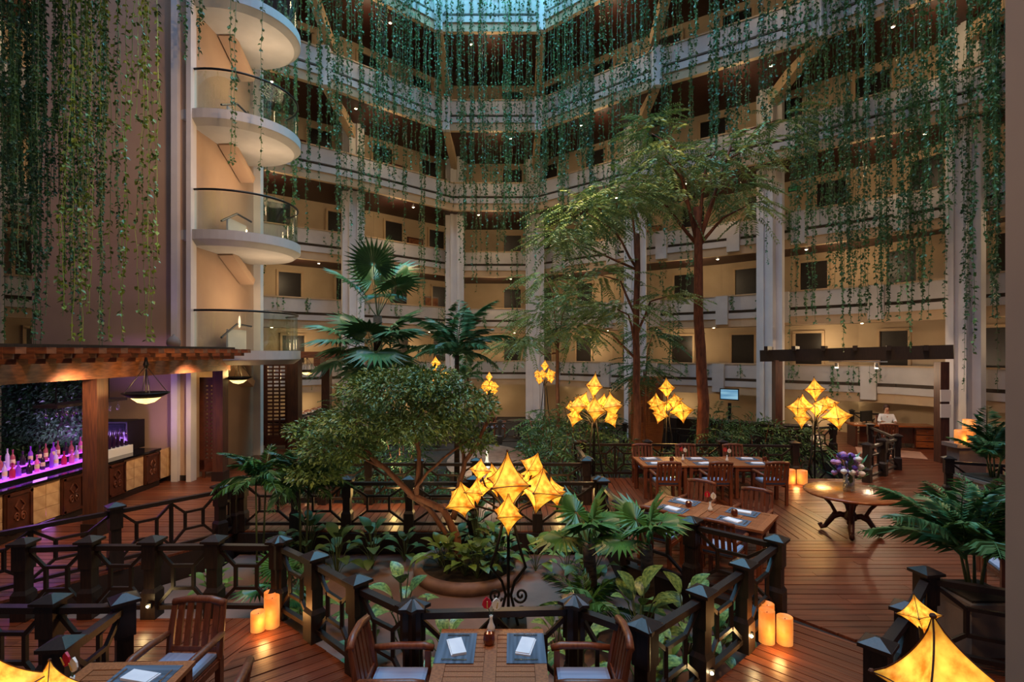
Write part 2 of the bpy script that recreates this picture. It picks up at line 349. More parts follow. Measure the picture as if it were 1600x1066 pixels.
# ---------------------------------------------------------------- stair tower with round landings
tw = tag(obj('wall_tower', MB().box((-10.3, 15.2, 10), (4.1, 3.4, 20.8)), 'plaster'), 'tall plain plaster stair tower washed by purple bar light', None, None, 'structure')
for (x, y, sx, sy) in ((-8.58, 13.42, .16, .2), (-8.2, 13.42, .12, .24), (-8.16, 16.85, .26, .2)):
    obj('pilaster', MB().box((x, y, 10), (sx, sy, 20.8)), 'colm', tw)
obj('reveal', MB().box((-8.4, 13.5, 10), (.4, .1, 20.8)), 'plaster', tw)
obj('baseboard', MB().box((-10.2, 13.46, .07), (3.9, .06, .14)), 'dark', tw)
for k, z in enumerate((3.33, 6.42, 9.5, 12.55)):
    st = tag(put('landing', None, None, (-7.85, 15.0, z)), 'round white stair landing with glass balustrade, %s from the bottom' % LVN[k], None, None, 'structure')
    pf = [(0.0, -.36), (1.45, -.36), (1.66, -.2), (1.68, 0), (0, 0)]
    obj('slab', MB().lathe([(.01, -.38), (1.5, -.38), (1.66, -.26), (1.68, -.24), (1.68, 0), (.01, 0)], 56), 'white', st)
    arc = [(1.6*math.cos(t), 1.6*math.sin(t)) for t in np.linspace(R(-100), R(60), 30)]
    for g in range(4):
        aa = arc[g*7:g*7+9] if g < 3 else arc[21:]
        gm = MB(); nn = len(aa)
        for r0, sgn in ((1.0, 1), (.99, -1)):
            pass
        vv = [(x*r, y*r, zz) for r in (1, .992) for zz in (0, 1.0) for x, y in aa]
        ff = [(j, j+1, nn+j+1, nn+j) for j in range(nn-1)]+[(2*nn+j, 3*nn+j, 3*nn+j+1, 2*nn+j+1) for j in range(nn-1)]
        obj('glass_pane', gm.add(vv, ff), 'glass', st, True)
    obj('handrail', MB().tube([(x, y, 1.04) for x, y in arc], .03, 8), 'black', st, True)
    obj('stair_flight', MB().bar((-.15, -.3, -.34), (-.15, .9, -1.0), .4, .2), 'plaster', st)
    obj('stair_handrail', MB().tube([(.15, -1.1, .35), (.15, -.3, .75), (.15, .5, .72)], .028, 6), 'black', st)
    obj('stair_panel', MB().bar((-.02, -.5, .3), (-.02, .5, .3), .05, .6), 'white', st)
    light('landing_lamp', 'POINT', (-6.9, 15.2, z+1.35), 75, (1, .7, .42), .3)
# right-hand foreground pillar
tag(obj('pillar', MB().box((2.81, 2.2, 4), (.92, .6, 9)), 'plaster'), 'plain plaster pillar at the right edge', None, None, 'structure')
# ================================================================ RAILINGS
PM = MB().box((0, 0, .16), (.18, .18, .32)).box((0, 0, .345), (.18, .18, .05), top=.72).box((0, 0, .5), (.13, .13, .4)).box((0, 0, .775), (.165, .165, .32)).mesh('railing_post', 'dark')
CM = MB().box((0, 0, .945), (.235, .235, .03)).box((0, 0, .985), (.225, .225, .05), top=.15).mesh('railing_cap', 'dark')
def railing(label, pts, z=0, upm=.85):
    pts = [Vector((p[0], p[1], 0)) for p in pts]; o = thing('railing', label, 'railing', (pts[0].x, pts[0].y, z), 0, 'dark wooden lattice railings'); q0 = pts[0]
    for i, p in enumerate(pts):
        d = pts[min(i+1, len(pts)-1)]-pts[max(i-1, 0)]
        po = put('post', PM, o, p-q0, (0, 0, math.atan2(d.y, d.x))); put('post_cap', CM, po)
    for a, b in zip(pts, pts[1:]):
        a = a-q0; b = b-q0; L = (b-a).length; d = (b-a)/L; a = a+d*.07; b = b-d*.07; L -= .14; Z = lambda v, h: v+Vector((0, 0, h))
        stick('top_rail', Z(a, .86), Z(b, .86), .08, .06, 'dark', o); stick('bottom_rail', Z(a, .12), Z(b, .12), .06, .05, 'dark', o)
        n = max(1, round(L/upm)); u = L/n
        for j in range(n):
            s = a+d*(u*j); P = lambda t, h: Z(s+d*(u*t), h); w = .038
            for (t0, h0, t1, h1) in ((0, .82, .3, .62), (1, .82, .7, .62), (.3, .64, .3, .34), (.7, .64, .7, .34), (.3, .63, .7, .63), (.3, .35, .7, .35), (.3, .36, 0, .14), (.7, .36, 1, .14)):
                stick('lattice_bar', P(t0, h0), P(t1, h1), w, w, 'dark', o)
            if j: stick('lattice_bar', Z(s, .14), Z(s, .84), .045, .045, 'dark', o)
    return o
Q = lambda L: [px(x, y, 1.0) for x, y in L]
railing('dark lattice railing along the near left edge of the sunken basin', Q([(37, 841), (140, 838), (238, 838), (335, 837), (435, 838)]))
railing('dark lattice railing curving from the candles to the foreground table', Q([(492, 863), (558, 899), (645, 937)]))
railing('dark railing panel right behind the foreground table', Q([(645.1, 937), (898, 931)])[0:2], upm=.8)
railing('dark lattice railing wrapping the basin in front of the pillar candles at right', Q([(1008, 968), (1097, 916), (1162, 874), (1214, 837)]))
railing('dark lattice railing between basin and two-table dining set', Q([(1080, 808), (972, 780)])+[Vector((1.66, 9.6, 0))])
railing('dark lattice railing beside the bar walkway', [(-7.3, 6.55)]+Q([(180, 786), (344, 756)])+[Vector((-5.09, 9.6, 0))])
bx = [-4.0, -3.05, -1.9, -.72, .47]
railing('dark lattice railing along the near side of the garden bridge', [(-5.0, 9.72)]+[(x, 9.72) for x in bx]+[(1.6, 9.72)])
railing('dark lattice railing along the far side of the garden bridge', [(-5.0, 11.38), (-4.1, 11.38), (-3.1, 11.38), (-2.0, 11.38), (-.78, 11.38), (.42, 11.38), (1.6, 11.38)])
railing('dark lattice railing joining bridge end to dining deck back corner', [(1.66, 11.55), (1.68, 13.65)])
railing('dark lattice railing behind the long dining table', [(1.85, 13.78), (3.55, 13.78), (5.5, 13.72), (7.3, 13.55)])
railing('dark lattice railing from the star lantern to the reception walkway', [(9.0, 13.3), (9.9, 14.0), (10.8, 14.7), (11.6, 17.0)])
railing('dark lattice railing in front of the reception desk', [(8.3, 16.2), (9.4, 16.7), (10.4, 17.0)])
railing('dark lattice railing beside the reception desk at far right', [(13.6, 21.0), (15.2, 20.0)])
railing('dark lattice railing beside the potted palm under the right column', [(9.65, 11.6), (11.3, 10.9), (13, 10.2)])
railing('dark lattice railing below the areca palm at right', Q([(1372, 997), (1417, 941), (1447, 886)])+[Vector((5.35, 5.15, 0))])
railing('dark lattice railing near the lantern at lower left corner', [(-5.1, 4.98)]+Q([(80, 929), (194, 928), (96, 996)]))
railing('dark lattice railing of the far lounge behind the garden', [(-5.5, 20.5), (-3, 21.2), (-.5, 21.6), (2, 21.6), (4.5, 20.9), (7, 19.6)], -.5)
# front gap posts: the segment between the foreground table railing and the right-hand garden railing
railing('dark lattice railing panel just right of the foreground table', [tuple(px(898.2, 931, 1)[:2]), tuple(px(1007, 967, 1)[:2])])
railing('short dark railing panel behind the three left candles', [tuple(px(436, 838, 1)[:2]), tuple(px(491, 862, 1)[:2])])
railing('dark railing panel at the outer corner of the dining set near the candles', [tuple(px(1213, 836, 1)[:2]), tuple(px(1081, 807.5, 1)[:2])])
# small step lights on the posts
SL = MB().lathe([(.014, 0), (.016, .01), (.008, .015)], 10).mesh('step_light', 'bulb')
SLB = MB().box((0, 0, -.02), (.06, .06, .03)).mesh('step_light_plate', 'black')
for (x, y, lb) in ((231, 948, 'tiny step light on a post left of the wooden armchair'), (1174, 994, 'tiny step light low on the post beside three candles'), (1112, 1052, 'tiny step light near the bottom edge on a garden post')):
    Yp = F*(H-.2)/(y-550); p = Vector(((x-800)/F*Yp, Yp-.0, .2))
    o = put('step_light', SLB, None, p, (R(90), 0, 0)); tag(o, lb, 'step light', 'step lights on railing posts'); put('lens', SL, o)
    light('step_glow', 'POINT', p+Vector((0, -.08, 0)), 2.2, (1, .7, .3), .03)
for i, x in enumerate([-3.55, -2.5, -1.3, -.1, 1.0]):
    o = put('step_light', SLB, None, (x, 11.28, .45), (R(90), 0, 0)); tag(o, 'tiny step light on the far rail of the bridge, %s from left' % LVN[i], 'step light', 'step lights on railing posts'); put('lens', SL, o)
    light('step_glow', 'POINT', (x, 11.15, .35), 9, (1, .62, .2), .04)
# ================================================================ STAR LANTERNS
def star_mesh():
    mb = MB(); nu, nv = 48, 25; p = .76
    for i in range(nv):
        ph = math.pi*(i/(nv-1)-.5)
        for j in range(nu):
            th = 2*math.pi*j/nu; x, y, z = math.cos(ph)*math.cos(th), math.cos(ph)*math.sin(th), math.sin(ph)
            r = (abs(x)**p+abs(y)**p+abs(z)**p)**(-1/p); r = max(r, .4); mb.v.append((x*r, y*r, z*r))
    mb.f = [(i*nu+j, i*nu+(j+1) % nu, (i+1)*nu+(j+1) % nu, (i+1)*nu+j) for i in range(nv-1) for j in range(nu)]
    return mb.mesh('star_shade', 'star', True)
def seam_mesh():
    mb = MB(); p = .76
    for pl in range(3):
        pts = []
        for t in np.linspace(0, 2*math.pi, 49):
            a, b = math.cos(t), math.sin(t); r = max((abs(a)**p+abs(b)**p)**(-1/p), .4)*1.005; q = [0, 0, 0]; q[pl] = a*r; q[(pl+1) % 3] = b*r; pts.append(q)
        mb.tube(pts, .014, 4, False)
    for ax in range(3):
        for sg in (1, -1):
            c = [0, 0, 0]; c[ax] = sg*.985; mb.lathe([(.005, -.045), (.045, -.02), (.05, .01), (.03, .04)], 8, c)
    return mb.mesh('star_seam', 'seam')
STM, SEM = star_mesh(), seam_mesh()
LAY = {'a': [(0, .13, -.1, .36, 1.2), (-.39, .26, .05, .17, 1), (-.42, 0, -.05, .19, 1), (-.62, -.13, 0, .30, 1), (0, -.26, -.2, .25, 1.2), (.35, .30, .1, .22, 1), (.42, .02, -.1, .32, 1), (.63, -.04, .05, .22, 1), (-.2, .05, .35, .25, 1), (.22, .0, .38, .25, 1)],
       'b': [(0, .58, 0, .27, 1.35), (-.42, .1, -.1, .3, .9), (-.05, .02, -.35, .36, 1), (.42, .1, -.15, .38, 1), (-.5, -.22, .05, .26, 1.1), (.4, -.22, -.2, .27, 1), (-.25, .15, .35, .28, 1), (.3, .1, .35, .28, 1), (-.55, .02, .2, .2, 1)],
       'd': [(0, 0, 0, .42, 1), (.12, .3, .3, .13, 1)],
       'e': [(-.1, 0, 0, .3, 1), (.13, -.1, .12, .2, 1)],
       'c': [(0, .5, 0, .26, 1.3), (-.5, .02, -.1, .3, 1), (-.4, -.25, -.1, .28, 1.1), (.08, .1, -.2, .24, 1), (.38, .12, 0, .28, .8), (.5, -.2, -.15, .38, 1), (-.15, .05, .3, .27, 1.2), (.2, -.08, .2, .24, 1)]}
def lantern(label, x, y, zb, zc, lay, rz=0, sc=1.0, e=38, stand=True):
    o = thing('star_lantern', label, 'lantern', (x, y, zb), rz, 'star lanterns on wrought iron stands'); hc = zc-zb; rr = random.Random(int(x*100)+int(y*10))
    if stand:
        obj('stem', MB().tube([(0, 0, .1), (0, 0, hc-.45)], .022, 6), 'iron', o)
        for k in range(3):
            t = 2*math.pi*k/3+R(90); c, s = math.cos(t), math.sin(t)
            obj('leg', MB().tube([(.16*c, .16*s, 0), (.10*c, .10*s, .22), (.04*c, .04*s, .42), (.10*c, .10*s, .62), (.27*c, .27*s, .85), (.2*c, .2*s, 1.02), (.06*c, .06*s, hc-.35)], .02, 6), 'iron', o, True)
        for sx in (-1, 1):
            for (cx, cz, r0) in ((.17, .42, .13), (.17, .2, .12)):
                pts = [(sx*(cx+r0*(1-t/14)*math.cos(t)), -.02, cz+r0*(1-t/14)*1.15*math.sin(t)) for t in np.linspace(R(200), R(200)+9.5, 26)]
                obj('scroll', MB().tube(pts, .017, 6), 'iron', o, True)
        obj('base_plate', MB().box((0, 0, .02), (.5, .36, .04)), 'iron', o)
    for (dx, dz, dy, s, sz) in LAY[lay]:
        dx, dz, dy, s = dx*sc, dz*sc, dy*sc, s*sc
        if stand: obj('arm', MB().tube([(0, 0, hc-.5), (dx*.3, dy*.3, hc-.25+dz*.3), (dx*.8, dy*.8, hc-.12*sc+dz*.6), (dx, dy, hc+dz)], .014, 5), 'iron', o)
        e3 = (rr.uniform(-.35, .35), rr.uniform(-.3, .3), rr.uniform(-.5, .5)+R(45))
        if sz > 1.15: e3 = (rr.uniform(-.08, .08), rr.uniform(-.08, .08), R(45)+rr.uniform(-.2, .2))
        st = put('star_shade', STM, o, (dx, dy, hc+dz), e3, (s, s, s*sz)); put('seam', SEM, st)
    light('lantern_bulb', 'POINT', (0, -.05, hc-.05*sc), e, (1, .60, .2), .2, parent=o)
    return o
lantern('big star lantern with cluster of glowing hide stars in the basin', -.05, 7.14, -.42, 1.42, 'a', 0, 1, 60)
lantern('star lantern left of the slim tree trunk behind the long table', 2.1, 13.4, -.7, 1.85, 'b', 0, 1, 60)
lantern('star lantern between the two tall tree trunks', 4.6, 15.6, -.7, 1.72, 'c', .6, 1, 55)
lantern('star lantern behind the round table with flowers', 8.05, 13.95, -.7, 1.8, 'c', 0, 1, 60)
lantern('small distant star lantern beside the back column', 1.5, 24.0, -.5, 2.2, 'b', 1, .8, 45)
lantern('distant star lantern half hidden by palm fronds left of the fountain', -1.0, 23.0, -.5, 1.8, 'c', 2, .8, 45)
lantern('distant star lantern behind the feather palm', -3.2, 22.0, -.5, 2.3, 'b', 2.4, .9, 45)
lantern('star lantern cut by the lower right corner', 2.66, 3.2, 0, 1.24, 'd', R(10), 1, 14)
lantern('star lantern cut by the lower left corner', -2.98, 3.12, 0, 1.26, 'e', R(20), 1, 8)
# ================================================================ CANDLES
def cprof(r, h): return [(r, 0), (r*1.02, h*.5), (r, h), (r*.88, h+.004), (r*.84, h-.03), (.01, h-.04)]
def grp(pts, zz, where):
    for j, (x, y, r, h) in enumerate(pts):
        o = thing('pillar_candle', '%s glowing pillar candle %s' % (['tallest', 'shortest', 'rear'][j] if len(pts) > 2 else ['left', 'right'][j], where), 'candle', (x, y, zz), 0, 'flameless pillar candles')
        obj('wax', MB().lathe(cprof(r, h), 20), 'wax', o, True); obj('wick', MB().tube([(0, 0, h-.045), (.004, 0, h-.015)], .004, 5), 'black', o)
    x, y = pts[0][0], pts[0][1]; light('candle_glow', 'POINT', (x+.02, y-.25, zz+.12), 5, (1, .5, .15), .06)
a = px(425, 979); b = px(403, 985)
grp([(a.x, a.y, .085, .36), (b.x-.0, b.y, .08, .22), (a.x-.09, a.y+.17, .08, .34)], 0, 'in trio by the left railing corner')
a = px(1198, 1003); b = px(1222, 1005)
grp([(a.x, a.y, .085, .36), (b.x+.03, b.y, .085, .3), (a.x+.1, a.y+.2, .08, .34)], 0, 'in trio on the deck at right')
grp([(7.0, 13.2, .12, .34), (7.27, 13.15, .12, .33)], 0, 'of pair by the railing behind the long table')
grp([(11.75, 13.75, .13, .35), (12.15, 13.95, .14, .6)], .9, 'of pair on ledge at the right column')
tag(obj('candle_ledge', MB().box((12.0, 13.87, .85), (.9, .5, .1)).box((12, 13.87, .4), (.7, .4, .8)), 'planter'), 'low ledge carrying two candles beside the right column', 'ledge')
# ================================================================ TABLES AND CHAIRS
def dining_table(label, c, rz, L, W, nseg=1, group='teak dining tables'):
    out = []
    for s in range(nseg):
        l = L/nseg; off = (s-(nseg-1)/2)*l; ca, sa = math.cos(rz), math.sin(rz)
        o = thing('dining_table', label if nseg == 1 else label % (['left', 'middle', 'right'] if nseg == 3 else ['left', 'right'])[s], 'table', (c[0]+off*ca, c[1]+off*sa, 0), rz, group)
        l -= .012
        for sx in (-1, 1):
            for sy in (-1, 1): obj('leg', MB().box((sx*(l/2-.06), sy*(W/2-.06), .36), (.07, .07, .7)), 'teakd', o)
            stick('apron', (sx*(l/2-.06), -W/2+.08, .66), (sx*(l/2-.06), W/2-.08, .66), .03, .08, 'teakd', o)
            stick('apron', (-l/2+.08, sx*(W/2-.06), .66), (l/2-.08, sx*(W/2-.06), .66), .03, .08, 'teakd', o)
            stick('edge_board', (sx*(l/2-.05), -W/2, .732), (sx*(l/2-.05), W/2, .732), .1, .036, 'teak', o)
            stick('edge_board', (-l/2+.1, sx*(W/2-.05), .732), (l/2-.1, sx*(W/2-.05), .732), .1, .036, 'teak', o)
        stick('centre_board', (0, -W/2+.1, .732), (0, W/2-.1, .732), .1, .036, 'teak', o)
        n = 11; w = (W-.2)/n
        for sx in (-1, 1):
            for j in range(n):
                y = -W/2+.1+w*(j+.5); stick('slat', (sx*.053, y, .73), (sx*(l/2-.103), y, .73), w-.008, .03, 'teak', o)
        out.append(o)
    return out
def make_chair(label):
    o = thing('dining_chair', label, 'chair', (0, 0, 0), 0, 'slatted teak armchairs')
    for sx in (-1, 1):
        obj('leg', MB().box((sx*.25, .22, .32), (.05, .05, .64)), 'teakd', o); obj('leg', MB().bar((sx*.24, -.24, 0), (sx*.24, -.25, .45), .05, .06), 'teakd', o)
        obj('back_stile', MB().tube([(sx*.24, -.25, .43), (sx*.24, -.27, .62), (sx*.235, -.33, .93)], [.032, .032, .024], 6), 'teakd', o)
        obj('armrest', MB().tube([(sx*.25, -.28, .655), (sx*.27, -.05, .665), (sx*.27, .18, .665), (sx*.255, .27, .65)], [.028, .032, .034, .03], 8), 'teakd', o, True)
        obj('side_rail', MB().box((sx*.24, 0, .4), (.03, .44, .06)), 'teakd', o)
    obj('front_rail', MB().box((0, .22, .4), (.46, .03, .06)), 'teakd', o)
    obj('seat', MB().box((0, -.01, .435), (.48, .47, .025)), 'teakd', o)
    obj('top_rail', MB().tube([(-.25, -.325, .92), (-.1, -.345, .945), (.1, -.345, .945), (.25, -.325, .92)], .034, 8), 'teakd', o, True)
    obj('bottom_rail', MB().bar((-.24, -.26, .52), (.24, -.26, .52), .03, .05), 'teakd', o)
    for j in range(5): obj('back_slat', MB().bar((-.17+.085*j, -.262, .52), (-.17+.085*j, -.335, .92), .055, .018), 'teakd', o)
    obj('seat_cushion', MB().box((0, .0, .455), (.44, .43, .02)).box((0, 0, .48), (.46, .45, .03)).box((0, 0, .5), (.45, .44, .012), top=.9), 'blue', o)
    return o
proto = None
def chair(x, y, rz, label):
    global proto
    if proto is None: proto = make_chair(label); proto.location = (x, y, 0); proto.rotation_euler = (0, 0, rz); return proto
    return clone(proto, (x, y, 0), rz, label)
# table-top pieces
def setting(x, y, rz, z, where):
    ca, sa = math.cos(rz), math.sin(rz); T = lambda a, b: (x+a*ca-b*sa, y+a*sa+b*ca, z)
    o = thing('placemat', 'blue grey striped placemat '+where, 'placemat', (x, y, z), rz, 'placemats')
    obj('woven_mat', MB().box((0, 0, .002), (.46, .33, .004)), 'mat', o)
    o = thing('napkin', 'folded white napkin '+where, 'napkin', T(0, .0)[:2]+(z+.004,), rz+random.uniform(-.3, .3), 'folded napkins')
    obj('lower_fold', MB().box((0, 0, .006), (.25, .13, .012)), 'linen', o); obj('upper_fold', MB().box((.006, .005, .016), (.24, .12, .009)), 'linen', o)
    o = thing('fork', 'steel fork '+where, 'fork', T(-.185, 0)[:2]+(z+.004,), rz, 'steel cutlery')
    obj('handle', MB().box((0, -.03, .004), (.012, .13, .004)), 'steel', o)
    for t in (-.008, 0, .008): obj('tine', MB().box((t, .075, .004), (.004, .05, .003)), 'steel', o)
    obj('neck', MB().box((0, .043, .004), (.022, .022, .004)), 'steel', o)
    o = thing('knife', 'steel knife '+where, 'knife', T(.185, 0)[:2]+(z+.004,), rz, 'steel cutlery')
    obj('handle', MB().box((0, -.06, .005), (.014, .09, .007)), 'steel', o); obj('blade', MB().box((.002, .045, .004), (.018, .12, .003)), 'steel', o)
def votive(x, y, z, where):
    o = thing('candle_glass', 'amber ribbed candle glass '+where, 'candle', (x, y, z), 0, 'amber candle glasses')
    mb = MB(); n = 20
    for r, h in ((.03, 0), (.045, .015), (.05, .05), (.046, .085), (.036, .1), (.03, .098), (.04, .05), (.03, .02)):
        for j in range(n): q = r*(1+.05*(j % 2)); mb.v.append((q*math.cos(2*math.pi*j/n), q*math.sin(2*math.pi*j/n), h))
    mb.f = [(i*n+j, i*n+(j+1) % n, (i+1)*n+(j+1) % n, (i+1)*n+j) for i in range(7) for j in range(n)]
    obj('glass', mb, 'glassd', o); obj('flame', MB().lathe([(.004, .02), (.014, .035), (.01, .055), (.001, .07)], 8), 'bulb', o)
def budvase(x, y, z, where):
    o = thing('bud_vase', 'white bud vase with red and white anthurium '+where, 'vase', (x, y, z), random.uniform(-.4, .4), 'anthurium bud vases')
    obj('vase', MB().lathe([(.02, 0), (.034, .02), (.036, .045), (.02, .08), (.012, .12), (.016, .15), (.01, .148)], 14), 'porc', o, True)
    for sx, m, tip in ((-1, 'redf', .27), (1, 'whitef', .25)):
        obj('stalk', MB().tube([(0, 0, .13), (sx*.02, 0, .2), (sx*.045, -.01, tip)], .004, 5), 'stem', o)
        sp = MB(); pts = [(0, 0), (.028, .012), (.045, .04), (.035, .075), (0, .105), (-.035, .075), (-.045, .04), (-.028, .012)]
        sp.v = [(sx*.045+a, -.015-.012*math.cos(a*30)+(.02*(b-.05)), tip-.045+b) for a, b in pts]+[(sx*.045+a*.96, -.008+.02*(b-.05), tip-.045+b) for a, b in pts]
        sp.f = [tuple(range(8)), tuple(range(15, 7, -1))]+[(i, (i+1) % 8, 8+(i+1) % 8, 8+i) for i in range(8)]
        fo = obj('spathe', sp, m, o); obj('spadix', MB().tube([(sx*.045, -.03, tip-.03), (sx*.05, -.05, tip+.035)], [.006, .004], 6), 'yelf', fo)
TZ = .75
# long table of three
dining_table('%s table of the long teak row near the back railing', (4.47, 12.25), 0, 3.08, 1.02, 3)
for j, x in enumerate((3.3, 4.4, 5.6)):
    n = ['left', 'middle', 'right'][j]
    chair(x+.05, 11.5, 0, 'slatted armchair with its back to us, %s on near side of long table' % n)
    chair(x, 13.0, R(180), 'slatted armchair on far side of long table, %s' % n)
    setting(x, 11.98, 0, TZ, '%s on near side of long table' % n); setting(x, 12.5, R(180), TZ, '%s on far side of long table' % n)
votive(3.72, 12.22, TZ, 'left on the long table'); votive(5.9, 12.25, TZ, 'right on the long table')
budvase(4.0, 12.28, TZ, 'left on the long table'); budvase(5.0, 12.2, TZ, 'right on the long table')
# pair of tables at an angle
rz2 = R(-39); c2 = Vector((3.13, 8.42, 0)); U = Vector((math.cos(rz2), math.sin(rz2), 0)); V = Vector((-U.y, U.x, 0))
dining_table('%s table of the angled teak pair beside the basin railing', c2, rz2, 1.9, .95, 2)
for s in (-1, 1):
    n = {-1: 'left', 1: 'right'}[s]
    p = c2+U*(s*.47)-V*.72; chair(p.x, p.y, rz2, 'slatted armchair on railing side of angled table, %s' % n)
    p = c2+U*(s*.47)+V*.78; chair(p.x, p.y, rz2+R(180), 'slatted armchair on deck side of angled table, %s' % n)
    p = c2+U*(s*.47)-V*.27; setting(p.x, p.y, rz2, TZ, '%s on railing side of angled table' % n)
    p = c2+U*(s*.47)+V*.27; setting(p.x, p.y, rz2+R(180), TZ, '%s on deck side of angled table' % n)
p = c2-U*.3; votive(p.x, p.y, TZ, 'left on the angled table'); p = c2+U*.42; votive(p.x, p.y, TZ, 'right on the angled table')
p = c2+U*.05; budvase(p.x, p.y, TZ, 'on the angled table')
# foreground table
dining_table('teak table for two at the bottom centre of the picture', (-.18, 4.36), 0, .94, .94)
chair(-.97, 4.44, R(-90), 'slatted armchair at left of foreground table'); chair(.62, 4.44, R(90), 'slatted armchair at right of foreground table')
setting(-.48, 4.52, R(-90), TZ, 'at left of foreground table'); setting(.12, 4.52, R(90), TZ, 'at right of foreground table')
votive(-.2, 4.58, TZ, 'on the foreground table'); budvase(-.19, 4.78, TZ, 'on the foreground table')
# lower left table
dining_table('teak table at the lower left corner', (-3.02, 3.84), R(2), .86, .96)
chair(-2.98, 4.66, R(178), 'slatted armchair behind the lower left table'); chair(-2.3, 3.75, R(100), 'slatted armchair at right of the lower left table, mostly cropped')
setting(-2.9, 4.1, R(180), TZ, 'on the lower left table'); budvase(-3.25, 3.88, TZ, 'on the lower left table')
for (x, y, r, l) in ((6.6, 6.9, 70, 'slatted armchair half hidden by the right pillar, nearer one'), (7.3, 7.7, 100, 'slatted armchair half hidden by the right pillar, farther one'), (12.35, 17.35, -20, 'slatted visitor armchair in front of the reception desk')):
    chair(x, y, R(r), l)
# round mahogany table
o = thing('round_table', 'oval polished mahogany pedestal table with carved scroll feet', 'table', (6.16, 9.55, 0), R(15))
obj('table_top', MB().lathe([(.66, .70), (.74, .715), (.76, .735), (.755, .755), (.73, .762), (.01, .762)], 48), 'mahog', o, True)
obj('pedestal', MB().lathe([(.05, .22), (.1, .25), (.12, .32), (.07, .4), (.09, .5), (.14, .56), (.1, .62), (.16, .70)], 20), 'mahogd', o, True)
for k in range(4):
    t = R(45+90*k); c, s = math.cos(t), math.sin(t)
    lf = obj('scroll_leg', MB().tube([(r*c, r*s, z) for r, z in ((.06, .3), (.16, .33), (.27, .27), (.35, .15), (.40, .07), (.46, .05), (.49, .09), (.45, .12))], [.05, .055, .05, .045, .04, .045, .035, .02], 8), 'mahogd', o, True)
    obj('upper_brace', MB().tube([(r*c, r*s, z) for r, z in ((.30, .25), (.24, .36), (.30, .48), (.40, .6), (.46, .70))], [.03, .035, .03, .035, .04], 8), 'mahogd', lf, True)
o = thing('flower_vase', 'tall glass vase with purple and lilac bouquet on the round table', 'vase', (6.13, 9.55, .762))
obj('vase', MB().lathe([(.09, 0), (.095, .01), (.095, .36), (.088, .36), (.085, .02), (.01, .02)], 24), 'vase', o, True)
for k in range(34):
    t = k*2.4; r = .04+.23*((k*7 % 34)/34); z = .5+.16*math.sin(k*1.7)-.35*(r-.1); p = (r*math.cos(t), r*math.sin(t), z)
    fl_ = obj('flower', MB().lathe([(.01, -.05), (.045, -.02), (.058, .01), (.045, .035), (.015, .05)], 9, p), ['purp', 'lilac', 'purp', 'whitef', 'lilac'][k % 5], o)
    obj('stalk', MB().tube([(p[0]*.15, p[1]*.15, .05), (p[0]*.4, p[1]*.4, .36), p], .005, 4), 'stem', o)
for k in range(26):
    t = k*2.1; r = .1+.2*((k*5 % 26)/26); e = Vector((r*math.cos(t), r*math.sin(t), .42+.2*math.sin(k*1.3))); d = Vector((math.cos(t), math.sin(t), random.uniform(.2, 1.4))).normalized()*.16; s_ = Vector((-math.sin(t), math.cos(t), 0))*.035
    obj('bouquet_leaf', MB().add([e-d*.4, e+s_, e+d, e-s_, e+Vector((0, 0, .015))], [(0, 1, 4), (1, 2, 4), (2, 3, 4), (3, 0, 4)]), ['fan', 'palm'][k % 2], o)
# ================================================================ PLANTS
def leafset(P, D, size, wr=.5, droop=.25):
    """folded diamond leaves at points P growing along D"""
    n = len(P); D = D/np.linalg.norm(D, axis=1, keepdims=True); up = rng.normal(0, .5, (n, 3)); up[:, 2] += 1
    X = np.cross(D, up); X /= np.linalg.norm(X, axis=1, keepdims=True)+1e-6; N = np.cross(X, D); s = np.asarray(size).reshape(-1, 1)*np.ones((n, 1))
    v = np.empty((n, 4, 3)); v[:, 0] = P; v[:, 1] = P+D*s*.45+X*s*wr*.5+N*s*.08; v[:, 2] = P+D*s-N*s*droop*.4; v[:, 3] = P+D*s*.45-X*s*wr*.5+N*s*.08
    f = np.arange(n*4).reshape(n, 4); return v.reshape(-1, 3), np.concatenate([f[:, [0, 1, 2]], f[:, [0, 2, 3]]])
def leafobj(name, parts, m, parent, stuff=True, loc=(0,0,0)):
    V = np.concatenate([p[0] for p in parts]); off = 0; Fs = []
    for v, f in parts: Fs.append(f+off); off += len(v)
    me = bpy.data.meshes.new(name); me.from_pydata(V, [], np.concatenate(Fs)); me.materials.append(M[m])
    o = put(name, me, parent, loc)
    if stuff: o['kind'] = 'stuff'
    return o
def blob(n, c, r, size, wr=.5, flat=.6, sh=.55):
    d = rng.normal(0, 1, (n, 3)); d /= np.linalg.norm(d, axis=1, keepdims=True); q = d*(sh+(1-sh)*rng.random((n, 1)))**.8
    P = np.array(c)+q*np.array(r); D = d*np.array([1, 1, flat])+rng.normal(0, .5, (n, 3)); D[:, 2] -= .15
    return leafset(P, D, size*rng.uniform(.7, 1.3, n), wr)
def sprays(n, c, r, L, ln, wr=.33, m=9):
    """compound leaves: leaflets in pairs along short drooping stalks"""
    out = []
    for _ in range(n):
        d = rng.normal(0, 1, 3); d /= np.linalg.norm(d); p = np.array(c)+d*np.array(r)*rng.uniform(.3, 1)
        g = d*np.array([1, 1, .2]); g[2] += rng.uniform(-.35, .15); g /= np.linalg.norm(g); s = np.cross(g, [0, 0, 1]); s /= np.linalg.norm(s)+1e-6
        t = np.linspace(.1, 1, m); Pt = p+np.outer(t*L, g)+np.outer(-t**2*L*.3, [0, 0, 1])
        P = np.concatenate([Pt, Pt]); D = np.concatenate([np.tile(g*.5+s, (m, 1)), np.tile(g*.5-s, (m, 1))]); D[:, 2] -= .25
        out.append(leafset(P, D, ln*rng.uniform(.8, 1.2, 2*m), wr))
    return out
